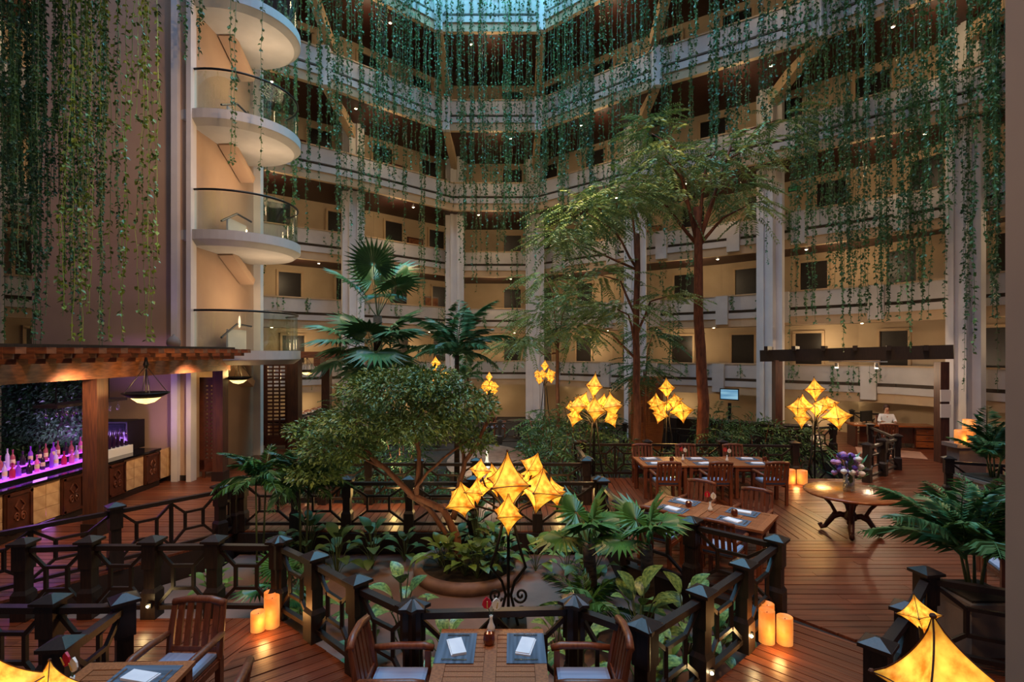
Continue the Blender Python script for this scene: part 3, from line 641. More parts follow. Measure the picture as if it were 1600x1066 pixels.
def branchy(o, paths, m):
    for j, (pts, r0, r1) in enumerate(paths):
        pts = [Vector(p) for p in pts]; fine = []
        for i in range(len(pts)-1):
            for t in (0, .33, .66): fine.append(pts[i].lerp(pts[i+1], t)+Vector((rng.normal(0, .012), rng.normal(0, .012), 0)))
        fine.append(pts[-1]); k = len(fine)
        obj('trunk' if j == 0 else 'branch', MB().tube(fine, [r0+(r1-r0)*i/(k-1) for i in range(k)], 9), m, o, True)
# --- central ficus in its round concrete planter
pl = thing('round_planter', 'low round concrete planter ring holding the spreading tree', 'planter', (-.72, 8.85, -.42))
obj('ring', MB().lathe([(.76, .0), (.9, .0), (.93, .1), (.91, .17), (.8, .18), (.77, .14), (.76, 0)], 48), 'ring', pl, True); obj('soil', MB().lathe([(.78, 0), (.78, .13), (.01, .17)], 32), 'soil', pl)
tr = thing('ficus_tree', 'spreading small-leaved tree with leaning reddish trunk in planter', 'tree', (-.9, 8.8, -.3))
branchy(tr, [([(0, 0, 0), (-.02, 0, .5), (-.25, 0, .95), (-.75, 0, 1.2), (-1.2, -.05, 1.65), (-1.65, -.05, 2.05)], .075, .035),
             ([(-.1, .1, 0), (-.2, .1, .5), (-.5, .1, .95), (-.85, .05, 1.2)], .05, .045),
             ([(-.08, 0, .8), (.0, .05, 1.3), (.1, 0, 1.75), (.35, -.1, 2.1), (.55, -.1, 2.6)], .055, .025), ([(.1, 0, 1.75), (.0, .1, 2.15), (-.25, .2, 2.5)], .035, .018),
             ([(-.7, 0, 1.2), (-.68, .1, 1.9), (-.8, .1, 2.5), (-.6, .1, 2.8)], .042, .02), ([(-.75, 0, 1.25), (-.5, -.1, 1.6), (-.1, -.15, 1.95), (.25, -.2, 2.2)], .03, .015),
             ([(-1.2, -.05, 1.65), (-1.8, .1, 1.9), (-2.4, .1, 2.15)], .035, .015), ([(-.8, .1, 2.4), (-.5, -.2, 2.7), (-.1, -.3, 2.9)], .02, .01)], 'bark')
FB = [((-1.1, 0, 2.95), (.95, .9, .4), 2800), ((-.5, .1, 3.05), (.7, .8, .35), 2200), ((-1.6, -.1, 2.45), (.8, .8, .3), 2000), ((-2.0, 0, 2.0), (.7, .7, .28), 1600), ((-2.35, 0, 1.6), (.55, .6, .22), 900), ((.05, 0, 2.7), (.65, .7, .33), 1900), ((-.6, -.3, 2.4), (.9, .6, .28), 1900), ((.3, .1, 2.1), (.35, .5, .22), 600), ((-2.6, .2, 2.25), (.4, .5, .2), 600)]
leafobj('foliage', [blob(n, c, r, .085, .45, .4, .3) for c, r, n in FB], 'ficus', tr)
# --- tall slim trees behind the dining deck
def tall_tree(label, x, y, h, r0, bm, crowns, mt, lean=0):
    o = thing('tall_tree', label, 'tree', (x, y, -.7)); top = (lean, 0, h)
    ps = [([(0, 0, 0), (.05, 0, h*.3), (lean*.5, 0, h*.6), top], r0, r0*.6)]
    for (c, r, n) in crowns: ps.append(([(lean*.9, 0, h*.86 if c[2] > h*.9 else c[2]*.8), (c[0]*.45+lean*.5, c[1]*.4, c[2]-(.5 if c[2] > h*.9 else .15)), tuple(c)], r0*.32, .012))
    branchy(o, ps, bm)
    L = []
    for (c, r, n) in crowns: L += sprays(n, c, r, .8, .17, .3, 11)
    leafobj('foliage', L, mt, o); return o
tall_tree('tall tree with thick reddish bark and broad crown behind dining deck', 5.65, 15.6, 8.3, .19, 'barkd',
  [((-.6, 0, 8.7), (1.4, 1.2, .45), 44), ((-2.4, .2, 9.0), (1.3, 1, .5), 50), ((1.0, 0, 9.1), (.9, 1, .5), 36), ((-1.3, -.5, 9.6), (1.3, 1.0, .5), 50), ((.3, -.2, 9.9), (1.1, .9, .5), 36), ((1.6, .3, 8.5), (.5, .7, .5), 26), ((1.7, 0, 10.2), (1.0, .9, .5), 26), ((2.4, .2, 11.0), (.9, .8, .5), 22), ((-1.5, 0, 10.5), (.55, .5, .7), 46)], 'tall', -.15)
tall_tree('tall slim tree with layered crown left of the red-barked tree', 3.55, 15.1, 7.4, .13, 'bark',
  [((-1.4, 0, 8.0), (1.2, 1.1, .5), 75), ((-.2, .2, 8.4), (1.1, 1, .45), 70), ((-2.1, .1, 7.3), (.8, .8, .35), 50), ((-.6, -.4, 5.2), (.8, .7, .25), 45), ((-1.6, .2, 4.7), (.7, .6, .22), 30), ((-1.0, 0, 6.2), (.8, .8, .3), 30), ((.9, 0, 5.6), (.6, .6, .3), 22)], 'tall', .05)
tall_tree('slender young tree in front of the back column', 1.6, 18.5, 4.6, .09, 'bark', [((-.5, 0, 5.3), (1.1, .9, .5), 60), ((.4, 0, 5.8), (.8, .8, .4), 45), ((-1.1, 0, 4.4), (.9, .8, .3), 45), ((.5, 0, 4.6), (.6, .6, .3), 25), ((-.4, 0, 6.6), (1.0, .6, .3), 30)], 'tall', 0)
tall_tree('thin sapling between the two tall trunks', 4.4, 17.5, 3.4, .05, 'barkd', [((.1, 0, 3.4), (.6, .6, .6), 40), ((.3, 0, 4.6), (.6, .6, .4), 25)], 'shrub', 0)
# --- palms
def fan_leaf(m, n=26, Rr=.62):
    mb = MB()
    for i in range(n):
        t = R(-140+280*i/(n-1)); w = R(280/n*.62); L = Rr*(1-.18*abs(t)/2.4); c, s = math.cos(t), math.sin(t)
        P = lambda r, a, z: (r*math.sin(a), r*math.cos(a), z)
        mb.add([P(.02, t, 0), P(L*.55, t-w, .0), P(L, t, -.10*L-(.05 if i % 2 else 0)), P(L*.55, t+w, .0), P(L*.55, t, .03)], [(0, 1, 4), (1, 2, 4), (4, 2, 3), (0, 4, 3)])
    return mb.mesh('fan_blade', m)
FAN = [fan_leaf('palm', 28, .75), fan_leaf('fan', 24, .6)]
def fan_palm(label, x, y, z, h, n, k=0, plen=.9, sc=1.0, spread=(20, 100)):
    o = thing('fan_palm', label, 'palm', (x, y, z))
    obj('trunk', MB().tube([(0, 0, 0), (.03, 0, h*.5), (0, 0, h)], [.13*sc, .11*sc, .1*sc], 10), 'palmt', o, True)
    for j in range(n):
        az = j*2.39996+rng.uniform(-.2, .2); el = R(90-np.interp(j/(n-1), [0, 1], spread)); L = plen*rng.uniform(.75, 1.1); d = Vector((math.cos(az)*math.cos(el), math.sin(az)*math.cos(el), math.sin(el)))
        e = Vector((0, 0, h))+d*L; fr = obj('frond_stalk', MB().tube([(0, 0, h-.05), Vector((0, 0, h+.03))+d*L*.5, e], [.018, .014, .01], 5), 'stem', o)
        q = (d+Vector((0, 0, -.35))).normalized().to_track_quat('Y', 'Z').to_euler(); put('fan_blade', FAN[k], fr, e, q, (sc, sc, sc))
    return o
def feather(m, L=1.5, n=26, droop=.55, ln=.42, wr=.045):
    t = np.linspace(.12, 1, n); Pt = np.stack([np.zeros(n), t*L*(1-.12*t), .35*L*t-droop*L*t**2], 1); g = np.gradient(Pt, axis=0); g /= np.linalg.norm(g, axis=1, keepdims=True)
    l = ln*np.sin(np.pi*np.clip(t*.9+.1, 0, 1))**.6; s = np.array([1., 0, 0]); parts = []
    for sg in (1, -1):
        D = g*.65+sg*s; D[:, 2] -= .25; parts.append(leafset(Pt, D, l, wr*1.6, .6))
    V = np.concatenate([parts[0][0], parts[1][0]]); Fc = np.concatenate([parts[0][1], parts[1][1]+len(parts[0][0])])
    mb = MB(); mb.v = [tuple(v) for v in V]; mb.f = [tuple(int(i) for i in f) for f in Fc]
    T = np.linspace(0, 1, 9); mb.tube([(0, a*L*(1-.12*a), .35*L*a-droop*L*a*a) for a in T], [.014-.01*a for a in T], 5)
    return mb.mesh('feather_frond', m)
FEA = [feather('palm', 1.5, 26, .55, .4, .024), feather('palm', 1.2, 22, .75, .36, .026), feather('fan', 1.0, 24, .5, .28, .05)]
def feather_palm(label, x, y, z, h, n, ks=(0, 1), sc=1.0, r=.08, name='feather_palm', el=(75, 5), stems=1):
    o = thing(name, label, 'palm', (x, y, z))
    for s in range(stems):
        a = s*2.4; sx, sy = (.12*math.cos(a), .12*math.sin(a)) if stems > 1 else (0, 0)
        obj('trunk' if stems == 1 else 'cane', MB().tube([(sx*.5, sy*.5, 0), (sx, sy, h)], [r, r*.75], 8), 'palmt' if stems == 1 else 'stem', o, True)
    for j in range(n):
        az = j*2.39996+rng.uniform(-.3, .3); e = R(np.interp(j/(n-1), [0, 1], el)); a = (j % stems)*2.4
        b = (.12*math.cos(a), .12*math.sin(a)) if stems > 1 else (0, 0); k = sc*rng.uniform(.8, 1.1)
        put('frond', FEA[ks[j % len(ks)]], o, (b[0], b[1], h), (e, 0, az), (k, k, k))
    return o
fan_palm('tall fan palm with big dark blades left of the fountain', -4.0, 15.2, -.7, 3.9, 16, 0, 1.15, 1.4, (35, 112))
fan_palm('upright fan palm with two high blades at left', -4.15, 16.2, -.7, 5.1, 7, 0, 1.5, 1.3, (5, 55))
feather_palm('slender feather palm right of the fan palms', -1.5, 14.3, -.7, 3.9, 16, (0, 1), 1.35, .08)
feather_palm('small feather palm low behind the leafy shrubs', -1.9, 22.6, -.7, 2.9, 9, (0, 1), .9, .06)
fan_palm('small bright fan palm by the angled tables', 1.75, 6.85, -.42, 1.2, 5, 1, .4, .78, (10, 75))
fan_palm('second small bright fan palm beside the basin railing', 1.05, 7.2, -.42, 1.1, 5, 1, .4, .85, (10, 75))
feather_palm('low feathery palm in the basin right of the star lantern', .95, 6.7, -.42, .35, 9, (2, 1), .85, .03, 'basin_palm')
fan_palm('little fan palm at left behind the railing', -3.2, 7.3, -.42, .35, 6, 1, .35, .62, (20, 85))
for (l, x, y, z, h, n, sc, bw) in (('potted areca palm beside the right column', 9.75, 10.6, 0, .78, 16, .85, .85), ('potted areca palm in front of the right pillar', 5.25, 5.95, 0, .62, 26, .85, .6)):
    b = thing('square_planter', 'taupe square planter of the '+l, 'planter', (x, y, z))
    obj('box', MB().box((0, 0, h/2-.05), (bw, bw, h-.1)).box((0, 0, h-.07), (bw+.05, bw+.05, .06)), 'planter', b); obj('soil', MB().box((0, 0, h-.03), (bw-.06, bw-.06, .03)), 'soil', b)
    feather_palm(l, x, y, z+h-.02, .35, n, (1, 0, 2), sc, .018, 'areca_palm', (88, 25), 5)
feather_palm('bamboo palm left of the spreading tree', -3.6, 9.0, -.42, 1.4, 22, (2, 1), .75, .018, 'bamboo_palm', (80, -5), 4)
feather_palm('low palm clump on the bar side of the basin', -4.2, 8.7, -.42, 1.6, 16, (2, 1), .7, .018, 'bamboo_palm', (70, -15), 3)
# --- broad leaved plants
def broad(m, L=.3, w=.105):
    mb = MB(); n = 7
    for i in range(n):
        t = i/(n-1); ww = w*math.sin(math.pi*min(t*.93+.05, 1))**.8; y = L*t; z = .12*L*math.sin(t*2.6)-.25*L*t*t
        mb.v += [(-ww, y, z+.25*ww), (0, y, z), (ww, y, z+.25*ww)]
    mb.f = [q for i in range(n-1) for q in ((i*3, i*3+1, i*3+4, i*3+3), (i*3+1, i*3+2, i*3+5, i*3+4))]
    return mb.mesh('leaf_blade', m, True)
BR = {k: broad(k) for k in ('dieff', 'shrub', 'vinel')}
def leafy(name, label, x, y, z, n, h, m, sc=1.0, cat='plant'):
    o = thing(name, label, cat, (x, y, z))
    for j in range(n):
        az = j*2.39996+rng.uniform(-.3, .3); t = (j+.5)/n; hh = h*(1-.6*t)*rng.uniform(.85, 1.1); rr = (.06+.22*t)*sc; p = Vector((rr*math.cos(az), rr*math.sin(az), hh))
        st = obj('stalk', MB().tube([(0, 0, 0), (p.x*.5, p.y*.5, hh*.7), p], .008*sc, 4), 'stem', o); k = sc*rng.uniform(.75, 1.15)
        put('leaf', BR[m], st, p, (R(np.interp(t, [0, 1], [60, -10])), 0, az-R(90)), (k, k, k))
    return o
for (l, x, y, n, h, s, m) in [('dumb cane with pale veined leaves left of the foreground table', -1.35, 6.5, 13, .95, 1.0, 'dieff'), ('small dumb cane close behind the foreground railing', -.75, 6.1, 10, .5, .8, 'dieff'),
        ('large dumb cane under the fan palms', 1.5, 6.2, 15, .95, 1.1, 'dieff'), ('dumb cane against the right basin railing', 2.1, 6.3, 13, .8, 1.1, 'dieff'), ('dumb cane low near the right railing bend', 1.35, 5.5, 12, .55, 1.0, 'dieff'), ('dumb cane beside the lantern foot', .75, 5.9, 9, .4, .8, 'dieff'),
        ('green leafy plant at the planter left side', -1.05, 8.45, 12, .55, .7, 'vinel'), ('green leafy plant at the planter front', -.55, 8.3, 14, .55, .75, 'vinel'), ('green leafy plant at the planter right side', -.25, 8.6, 14, .65, .8, 'vinel'), ('dark leafy plant in the middle of the planter', -.6, 8.95, 16, 1.15, .8, 'shrub'),
        ('leafy plant at the bridge foot left of planter', -2.4, 9.0, 16, .7, .9, 'shrub'), ('broad plant under the bamboo palm', -2.9, 8.7, 14, .7, .9, 'shrub'), ('broad plant by the bridge corner', -3.6, 9.35, 14, .8, .9, 'shrub'), ('leafy plant under right end of bridge', 1.2, 9.1, 14, .8, .9, 'shrub'), ('broad plant at foot of angled table railing', 1.25, 8.2, 14, .9, 1.0, 'shrub'), ('leafy plant below the left basin railing', -2.7, 7.0, 12, .55, .8, 'vinel')]:
    leafy('dumb_cane' if m == 'dieff' else 'leafy_plant', l, x, y, -.3 if 'planter' in l and 'left of' not in l else -.42, n, h, m, s)
for j, (x, y) in enumerate(((-1.2, 8.75), (-.95, 9.2), (-.4, 9.3), (-.15, 8.95), (-.75, 8.35), (-.35, 8.4))):
    leafy('planter_foliage', 'low green foliage filling the round planter, %s clockwise from left' % LVN[j], x, y, -.27, 14, .4, ['vinel', 'shrub'][j % 2], .75)
for j in range(16):
    x, y = [(-2.0, 6.9), (-1.7, 6.0), (-.3, 5.6), (.3, 5.4), (.95, 5.15), (1.7, 5.7), (2.4, 6.2), (2.7, 6.6), (.4, 8.9), (.9, 8.6), (-3.3, 8.1), (-4.4, 7.7), (-4.0, 9.3), (-1.9, 9.3), (1.2, 7.7), (.55, 6.4)][j]
    leafy('ground_plant', 'small low foliage plant in the basin, %s' % ['behind the left railing bend', 'beside the curved railing', 'behind the foreground table left', 'behind the foreground table', 'behind the foreground armchair', 'at the right bend post', 'before the right trio railing', 'at the far right railing bend', 'under the bridge middle right', 'under the bridge near the palms', 'left of the bamboo palm', 'at the far left basin wall', 'below the left bridge post', 'left of the planter ring', 'below the table railing', 'right of the lantern foot'][j], x, y, -.42, 12, .45, ['dieff', 'shrub', 'vinel'][j % 3], .75)
# --- shrubs of the rear garden
SH = [(-4.4, 12.6, 1.0, 2.0), (-3.2, 12.4, .9, 1.5), (-2.2, 12.5, .8, 1.2), (.1, 12.9, .5, 1.0), (.9, 13.0, .95, 1.9), (1.6, 14.6, 1.1, 2.1), (1.0, 16.4, .9, 2.0), (-3.0, 14.2, 1.0, 2.1), (-4.8, 14.5, 1.1, 2.3), (2.9, 14.9, .9, 1.5), (4.0, 14.5, .8, 1.1), (5.0, 14.5, .8, 1.3), (6.1, 15.2, 1.0, 1.6), (7.4, 15.8, 1.1, 1.9), (8.7, 15.6, .9, 1.6), (7.2, 14.4, .7, .9), (-3.3, 17.5, 1.1, 2.3), (2.4, 18.2, 1.2, 2.2), (3.3, 19.6, .9, 1.8), (1.0, 20.3, .7, 1.4), (-5.2, 17.5, 1.1, 2.5), (6.8, 17.6, 1.1, 1.9)]
SP = ['at the left end of the bridge', 'behind the bridge left of tree', 'behind the bridge below the tree', 'behind the bridge beside the pool', 'by the right bridge end, bamboo-like', 'under the left lantern, dense', 'right of the pool', 'below the fan palms', 'left of the fan palms', 'below the left lantern', 'behind the long table left', 'behind the long table at red trunk', 'right of the red trunk', 'twiggy, before the right-middle column', 'behind the right lantern', 'low, by the candle pair', 'under the feather palm', 'below the slender young tree', 'below the far lounge', 'at the fountain back', 'beside the buffet', 'before the bar lounge']
for (x, y, r, h), wh in zip(SH, SP):
    o = thing('shrub', 'leafy green shrub '+wh, 'shrub', (x, y, -.7))
    for k in range(4): obj('stem', MB().tube([(0, 0, 0), (.3*r*math.cos(k*1.6), .3*r*math.sin(k*1.6), h*.6), (.55*r*math.cos(k*1.6), .55*r*math.sin(k*1.6), h*1.05)], [.025, .018, .008], 5), 'bark', o)
    L = [blob(int(420*r), (0, 0, h*.72), (r*.85, r*.8, h*.42), .17, .28, .5, .25)]+sprays(26, (0, 0, h*.75), (r*.8, r*.8, h*.45), .5, .17, .25, 6)
    leafobj('foliage', L, 'shrub', o)
# --- pool with a small fountain
po = thing('fountain_pool', 'pale garden pool with small fountain behind the bridge', 'pool', (-.85, 18.0, -.7))
obj('water', MB().lathe([(1.2, .0), (1.2, .2), (.01, .2)], 40, sx=1.0, sy=2.1), 'water', po); obj('rim', MB().lathe([(1.2, 0), (1.36, 0), (1.36, .3), (1.2, .3)], 40, sx=1, sy=2.1), 'ring', po)
obj('fountain_jet', MB().lathe([(.3, .2), (.12, .3), (.05, .55), (.03, .8), (.01, .9)], 12, (0.05, -1.2, 0)), 'spray', po, True)
light('pool_fill_light', 'POINT', (-.8, 16.2, .5), 70, (1, .85, .6), .1)  # point light added to brighten the pool, no fixture
# ================================================================ HANGING VINES
def vine_mesh(L, ns, m, ls=.085, gap=.055, spread=.14):
    mb = MB(); parts = []
    for s in range(ns):
        ox, oy = rng.normal(0, spread, 2) if ns > 1 else (0, 0); l = L*(1 if s == 0 else rng.uniform(.55, 1)); k = int(l/.45)+2; zz = np.linspace(0, -l, k)
        wx = np.cumsum(rng.normal(0, .018, k)); wy = np.cumsum(rng.normal(0, .018, k)); mb.tube([(ox+a, oy+b, z) for a, b, z in zip(wx, wy, zz)], .006, 3, False)
        n = int(l/gap); z = -rng.random(n)**.9*l; P = np.stack([ox+np.interp(-z, -zz, wx), oy+np.interp(-z, -zz, wy), z], 1)
        D = rng.normal(0, 1, (n, 3)); D[:, 2] = -.9+rng.normal(0, .4, n); parts.append(leafset(P, D, ls*rng.uniform(.6, 1.35, n), .75))
    V = np.concatenate([p[0] for p in parts]); off = len(mb.v); mb.v += [tuple(v) for v in V]
    for v, f in parts: mb.f += [tuple(int(i) for i in q+off) for q in f]; off += len(v)
    return mb.mesh('vine_strand', m)
VL = (.7, 1.3, 3.5, 5.5, 7.5, 9.5, 11.5)
VM = {}
for j, L in enumerate(VL):
    VM[L] = [vine_mesh(L, 4, 'vine', .11, .06) if L < 2 else vine_mesh(L, 3+i, 'vine', .095, .05, .11+.03*i) for i in range(3)]
VN = [vine_mesh(L, 2, 'vinel', .09, .075, .07) for L in (6.4, 7.2, 7.9)]; VD = [vine_mesh(L, 4, 'vine', .07, .04, .16) for L in (6.4, 7.4, 8.0)]
V1 = [vine_mesh(L, 1, 'vine', .08, .05) for L in (8.5, 10.5, 6)]
def vine(me, p, label, group): return tag(put('hanging_vine', me, None, p, (0, 0, random.uniform(0, 6.28))), label, 'vine', group)
def row(i, k, step, lens, off=.16):
    a, b = lv(i, k), lv(i+1, k); d = (b-a).normalized(); n = Vector((d.y, -d.x, 0)); n = -n if n.dot(Vector((0, 11, 0))-(a+b)/2) < 0 else n; s = random.uniform(.1, step)
    while s < (b-a).length:
        L = random.choice(lens); p = a+d*s+n*(off+random.uniform(0, .12)); p.z = LV[k][0]+.04
        vine(random.choice(VM[L]), p, 'green vine strand hanging from the %s floor parapet, bay %s' % (LVN[k], BAYN[i]), 'vines of the %s floor, bay %s' % (LVN[k], BAYN[i])); s += step*random.uniform(.6, 1.4)
for i in range(2, 8):
    row(i, 5, .36, (5.5, 7.5, 9.5, 9.5, 11.5)); row(i, 4, .75, (3.5, 5.5, 5.5, 7.5)); row(i, 3, 1.1, (1.3, 3.5, 5.5)); row(i, 0, 1.0, (.7, .7, 1.3)); row(i, 2, 1.8, (1.3, 3.5)); row(i, 1, 2.0, (.7, 1.3, 3.5))
row(7, 4, .4, (9.5, 11.5, 9.5, 7.5)); row(7, 3, .55, (7.5, 7.5, 5.5)); row(8, 3, .5, (5.5, 7.5, 7.5)); row(8, 4, .6, (7.5, 9.5)); row(1, 3, .5, (5.5, 7.5)); row(1, 4, .5, (5.5, 7.5, 9.5)); row(1, 2, .7, (3.5, 5.5))
for i in range(2, 9):
    x, y = CP[i]
    for dx in (-.5, .45): vine(random.choice(V1), (x+dx, y-.62, 12.6), 'thin vine climbing the column '+CN[i], 'vines on columns')
# near curtain at left hangs from an upper planter trough above the frame
tag(obj('planter_trough', MB().box((-9.2, 10.4, 11.55), (5.2, 1.6, .3)).box((-9.2, 9.6, 11.8), (5.2, .1, .5)), 'white'), 'white planter trough over the bar from which the near vines hang', 'planter')
for j in range(34):
    X = random.uniform(-9.9, -8.2) if j < 24 else random.uniform(-8.4, -6.75); Y = random.uniform(9.75, 11.1)
    if X/Y > -.68: X = -.7*Y
    vine(random.choice(VD if j < 22 else VN), (X, Y, 11.4), 'long vine in the near curtain over the bar' if j < 22 else 'pale leaved vine in the near curtain over the bar', 'near vine curtain')
for j, (x, Y) in enumerate(((365, 12.9), (374, 12.95), (415, 13.3), (283, 12.8), (309, 12.9))):
    vine(V1[2] if j < 3 else VM[3.5][0], ((x-800)/F*Y, Y, 13.9), 'single vine strand in front of the round stair landings, %s from left' % LVN[(2, 3, 4, 0, 1)[j]], 'vines before the stair tower')
# ================================================================ BAR
bar = thing('bar_counter', 'bar counter with black granite top, stone tiles and carved panels', 'counter', (-8.75, 8.2, 0))
obj('body', MB().box((-.36, .0, .42), (.62, 9.6, .84)), 'stone', bar); obj('counter_top', MB().box((-.4, .0, .885), (.86, 9.7, .05)), 'granite', bar); obj('plinth', MB().box((-.03, .0, .06), (.08, 9.6, .12)), 'dark', bar)
y = -1.2
tile = MB().box((0, 0, 0), (.03, .3, .235)).mesh('stone_tile', 'stone')
while y < 5.0:
    pn = obj('carved_panel', MB().box((.0, y, .48), (.05, .52, .7)), 'mahogd', bar)
    for (dy, dz, sy, sz) in ((-.22, 0, .05, .68), (.22, 0, .05, .68), (0, .32, .5, .05), (0, -.32, .5, .05)): obj('moulding', MB().box((.03, y+dy, .48+dz), (.03, sy, sz)), 'mahogd', pn)
    for s in (-1, 1):
        pts = [(.035, y+s*(.06+.05*(1-t/12)*math.cos(t)), .38+.09*(1-t/12)*math.sin(t)) for t in np.linspace(0, 9, 20)]
        obj('carved_scroll', MB().tube(pts, .013, 5), 'teakd', pn); obj('carved_scroll', MB().tube([(.035, y+s*.03, .5), (.035, y+s*.09, .58), (.035, y+s*.02, .68)], .014, 5), 'teakd', pn)
    for zz in (.25, .49, .73):
        for dy in (.42, .73): put('stone_tile', tile, bar, (-.035, y+dy, zz))
    y += 1.15
# LED bottle shelf
sh = thing('bottle_shelf', 'purple lit stepped bottle shelf on the bar', 'shelf', (-9.2, 9.6, .91))
obj('lower_step', MB().box((0, 0, .03), (.26, 3.9, .06)), 'granite', sh); obj('upper_step', MB().box((-.26, 0, .095), (.24, 3.9, .19)), 'granite', sh); obj('lower_light_strip', MB().box((0, 0, .066), (.24, 3.88, .01)), 'ledp', sh); obj('upper_light_strip', MB().box((-.25, 0, .196), (.22, 3.88, .01)), 'ledp', sh)
light('shelf_glow', 'AREA', (-9.0, 9.9, 1.5), 14, (.6, .2, 1), 3.2, (0, R(-100), 0), sy=.3); light('bar_purple_wash', 'AREA', (-10.2, 12.4, 1.2), 60, (.55, .28, 1), 2.4, (R(150), 0, 0), sy=.4)
PR = [[(.035, 0), (.038, .01), (.038, .19), (.03, .22), (.013, .25), (.013, .31), (.016, .31), (.016, .335)], [(.045, 0), (.047, .02), (.047, .13), (.03, .17), (.015, .19), (.015, .25), (.02, .25), (.02, .28)], [(.03, 0), (.032, .01), (.034, .24), (.02, .29), (.012, .3), (.012, .37), (.015, .385)]]
LB = MB().lathe([(.0395, .07), (.0395, .15)], 12).mesh('bottle_label', BLAB); BMESH = [[MB().lathe(p, 12).mesh('bottle', m, True) for m in BOT] for p in PR]
CNm = ['violet', 'pink', 'blue', 'red', 'dark', 'pale', 'amber']; SNm = ['straight', 'squat', 'tall slim']
for r_, (X, z, n) in enumerate(((-9.2, .98, 23), (-9.44, 1.11, 23))):
    for j in range(n):
        a, b = random.randrange(3), random.randrange(7); yy = 7.85+3.6*j/(n-1)+random.uniform(-.03, .03)
        o = put('bottle', BMESH[a][b], None, (X+random.uniform(-.04, .04), yy, z)); tag(o, '%s %s glass bottle on the %s step of the lit bar shelf' % (SNm[a], CNm[b], ['lower', 'upper'][r_]), 'bottle', '%s %s bottles on %s step' % (SNm[a], CNm[b], ['lower', 'upper'][r_]))
        if a == 0: put('bottle_label', LB, o)
# black cooler and wine bottles at the counter end, glass rack
o = thing('wine_cooler', 'black cabinet at the far end of the bar', 'cabinet', (-9.75, 12.95, .91)); obj('carcass', MB().box((0, 0, .35), (.95, .6, .7)), 'black', o); obj('glass_front', MB().box((0, -.305, .35), (.85, .01, .6)), 'granite', o)
o = thing('wine_tray', 'pale tray of wine bottles before the black cabinet', 'tray', (-9.2, 12.1, .91)); obj('tray', MB().box((0, 0, .09), (.35, .8, .18)), 'paper', o)
for j in range(12):
    q = tag(put('wine_bottle', BMESH[2][4], None, (-9.28+.14*(j % 2), 11.78+.13*(j//2), 1.09)), 'dark wine bottle standing on the pale tray', 'bottle', 'wine bottles on tray')
o = thing('glass_rack', 'dark hanging wine glass rack above the bar', 'rack', (-9.3, 11.4, 2.1)); obj('shelf', MB().box((0, 0, .1), (.5, 1.9, .06)), 'dark', o)
for s in (-.7, .7): obj('hanger', MB().tube([(0, s, .1), (0, s, 1.1)], .015, 5), 'black', o)
gm = MB().lathe([(.035, .06), (.006, .055), (.005, -.04), (.03, -.06), (.038, -.1), (.03, -.15)], 10).mesh('wine_glass', 'vase', True)
for j in range(14): tag(put('wine_glass', gm, None, (-9.42+.24*(j % 2), 10.6+.125*j, 2.11)), 'upside-down wine glass hanging from the bar rack', 'glass', 'hanging wine glasses')
# green wall behind the bottles
gw = tag(obj('trellis', MB().box((-11.4, 13.0, 1.75), (2.4, .1, 2.3)), 'dark'), 'planted green wall panel behind the bar bottles', 'green wall')
n = 2600; P = np.stack([rng.uniform(-12.5, -10.2, n), rng.uniform(12.8, 12.95, n), rng.uniform(.75, 2.9, n)], 1); D = rng.normal(0, .6, (n, 3)); D[:, 1] -= .8; D[:, 2] -= .5
leafobj('leaves', [leafset(P, D, .11*rng.uniform(.7, 1.3, n), .6)], 'vine', gw)
# ---------------------------------------------------------------- bar pergola
pg = thing('bar_pergola', 'heavy timber pergola with stepped rafter ends over the bar', 'pergola', (-7.5, 9.45, 0))
obj('main_beam', MB().box((0, -.2, 2.97), (.24, 9.0, .3)), 'beam', pg); obj('rear_beam', MB().box((-3.2, -.4, 2.97), (.24, 7.8, .3)), 'beam', pg)
raf = MB().box((-1.6, 0, .12), (4.2, .18, .24)).box((.6, 0, .16), (.3, .17, .16)).box((.82, 0, .2), (.2, .16, .09)).mesh('rafter', 'beam')
for j in range(18): put('rafter', raf, pg, (0, -4.3+.47*j, 3.12))
for j in range(6): obj('batten', MB().box((.55-.55*j, -.4, 3.39), (.12, 8.0, .05)), 'dark', pg)
for yy in (0, 4.05): obj('post', MB().box((0, yy, 1.41), (.26, .26, 2.82)), 'post', pg); obj('post_foot', MB().box((0, yy, .12), (.3, .3, .24)), 'dark', pg)
def pendant(label, x, y, z, r):
    o = thing('pendant_lamp', label, 'lamp', (x, y, z), 0, 'bowl pendants')
    obj('bowl', MB().lathe([(.01, -.16*r/.36), (r*.35, -.13*r/.36), (r*.62, -.05*r/.36), (r*.6, -.04*r/.36), (.01, -.1*r/.36)], 24), 'lampg', o, True)
    obj('pierced_rim', MB().lathe([(r*.6, -.05*r/.36), (r, .03*r/.36), (r*1.0, .045*r/.36), (r*.6, -.03*r/.36)], 28), 'iron', o, True)
    for k in range(4): t = R(45+90*k); obj('hanging_rod', MB().tube([(r*.9*math.cos(t), r*.9*math.sin(t), .03), (.03*math.cos(t), .03*math.sin(t), .5)], .007, 5), 'iron', o)
    obj('canopy', MB().lathe([(.02, .7), (.03, .62), (.05, .56), (.03, .5), (.012, .48), (.012, .05)], 10), 'iron', o); light('pendant_bulb', 'POINT', (0, 0, .12), 26, (1, .62, .22), .08, parent=o); return o
pendant('bowl pendant lamp nearest the bar post', -6.8, 9.75, 2.5, .38); pendant('bowl pendant lamp beside the stair landing', -7.25, 13.9, 2.6, .34)
pendant('distant bowl pendant over the buffet, left one', -8.0, 20.5, 2.55, .36); pendant('distant bowl pendant beside the palm trunk', -6.1, 21.4, 2.6, .36)
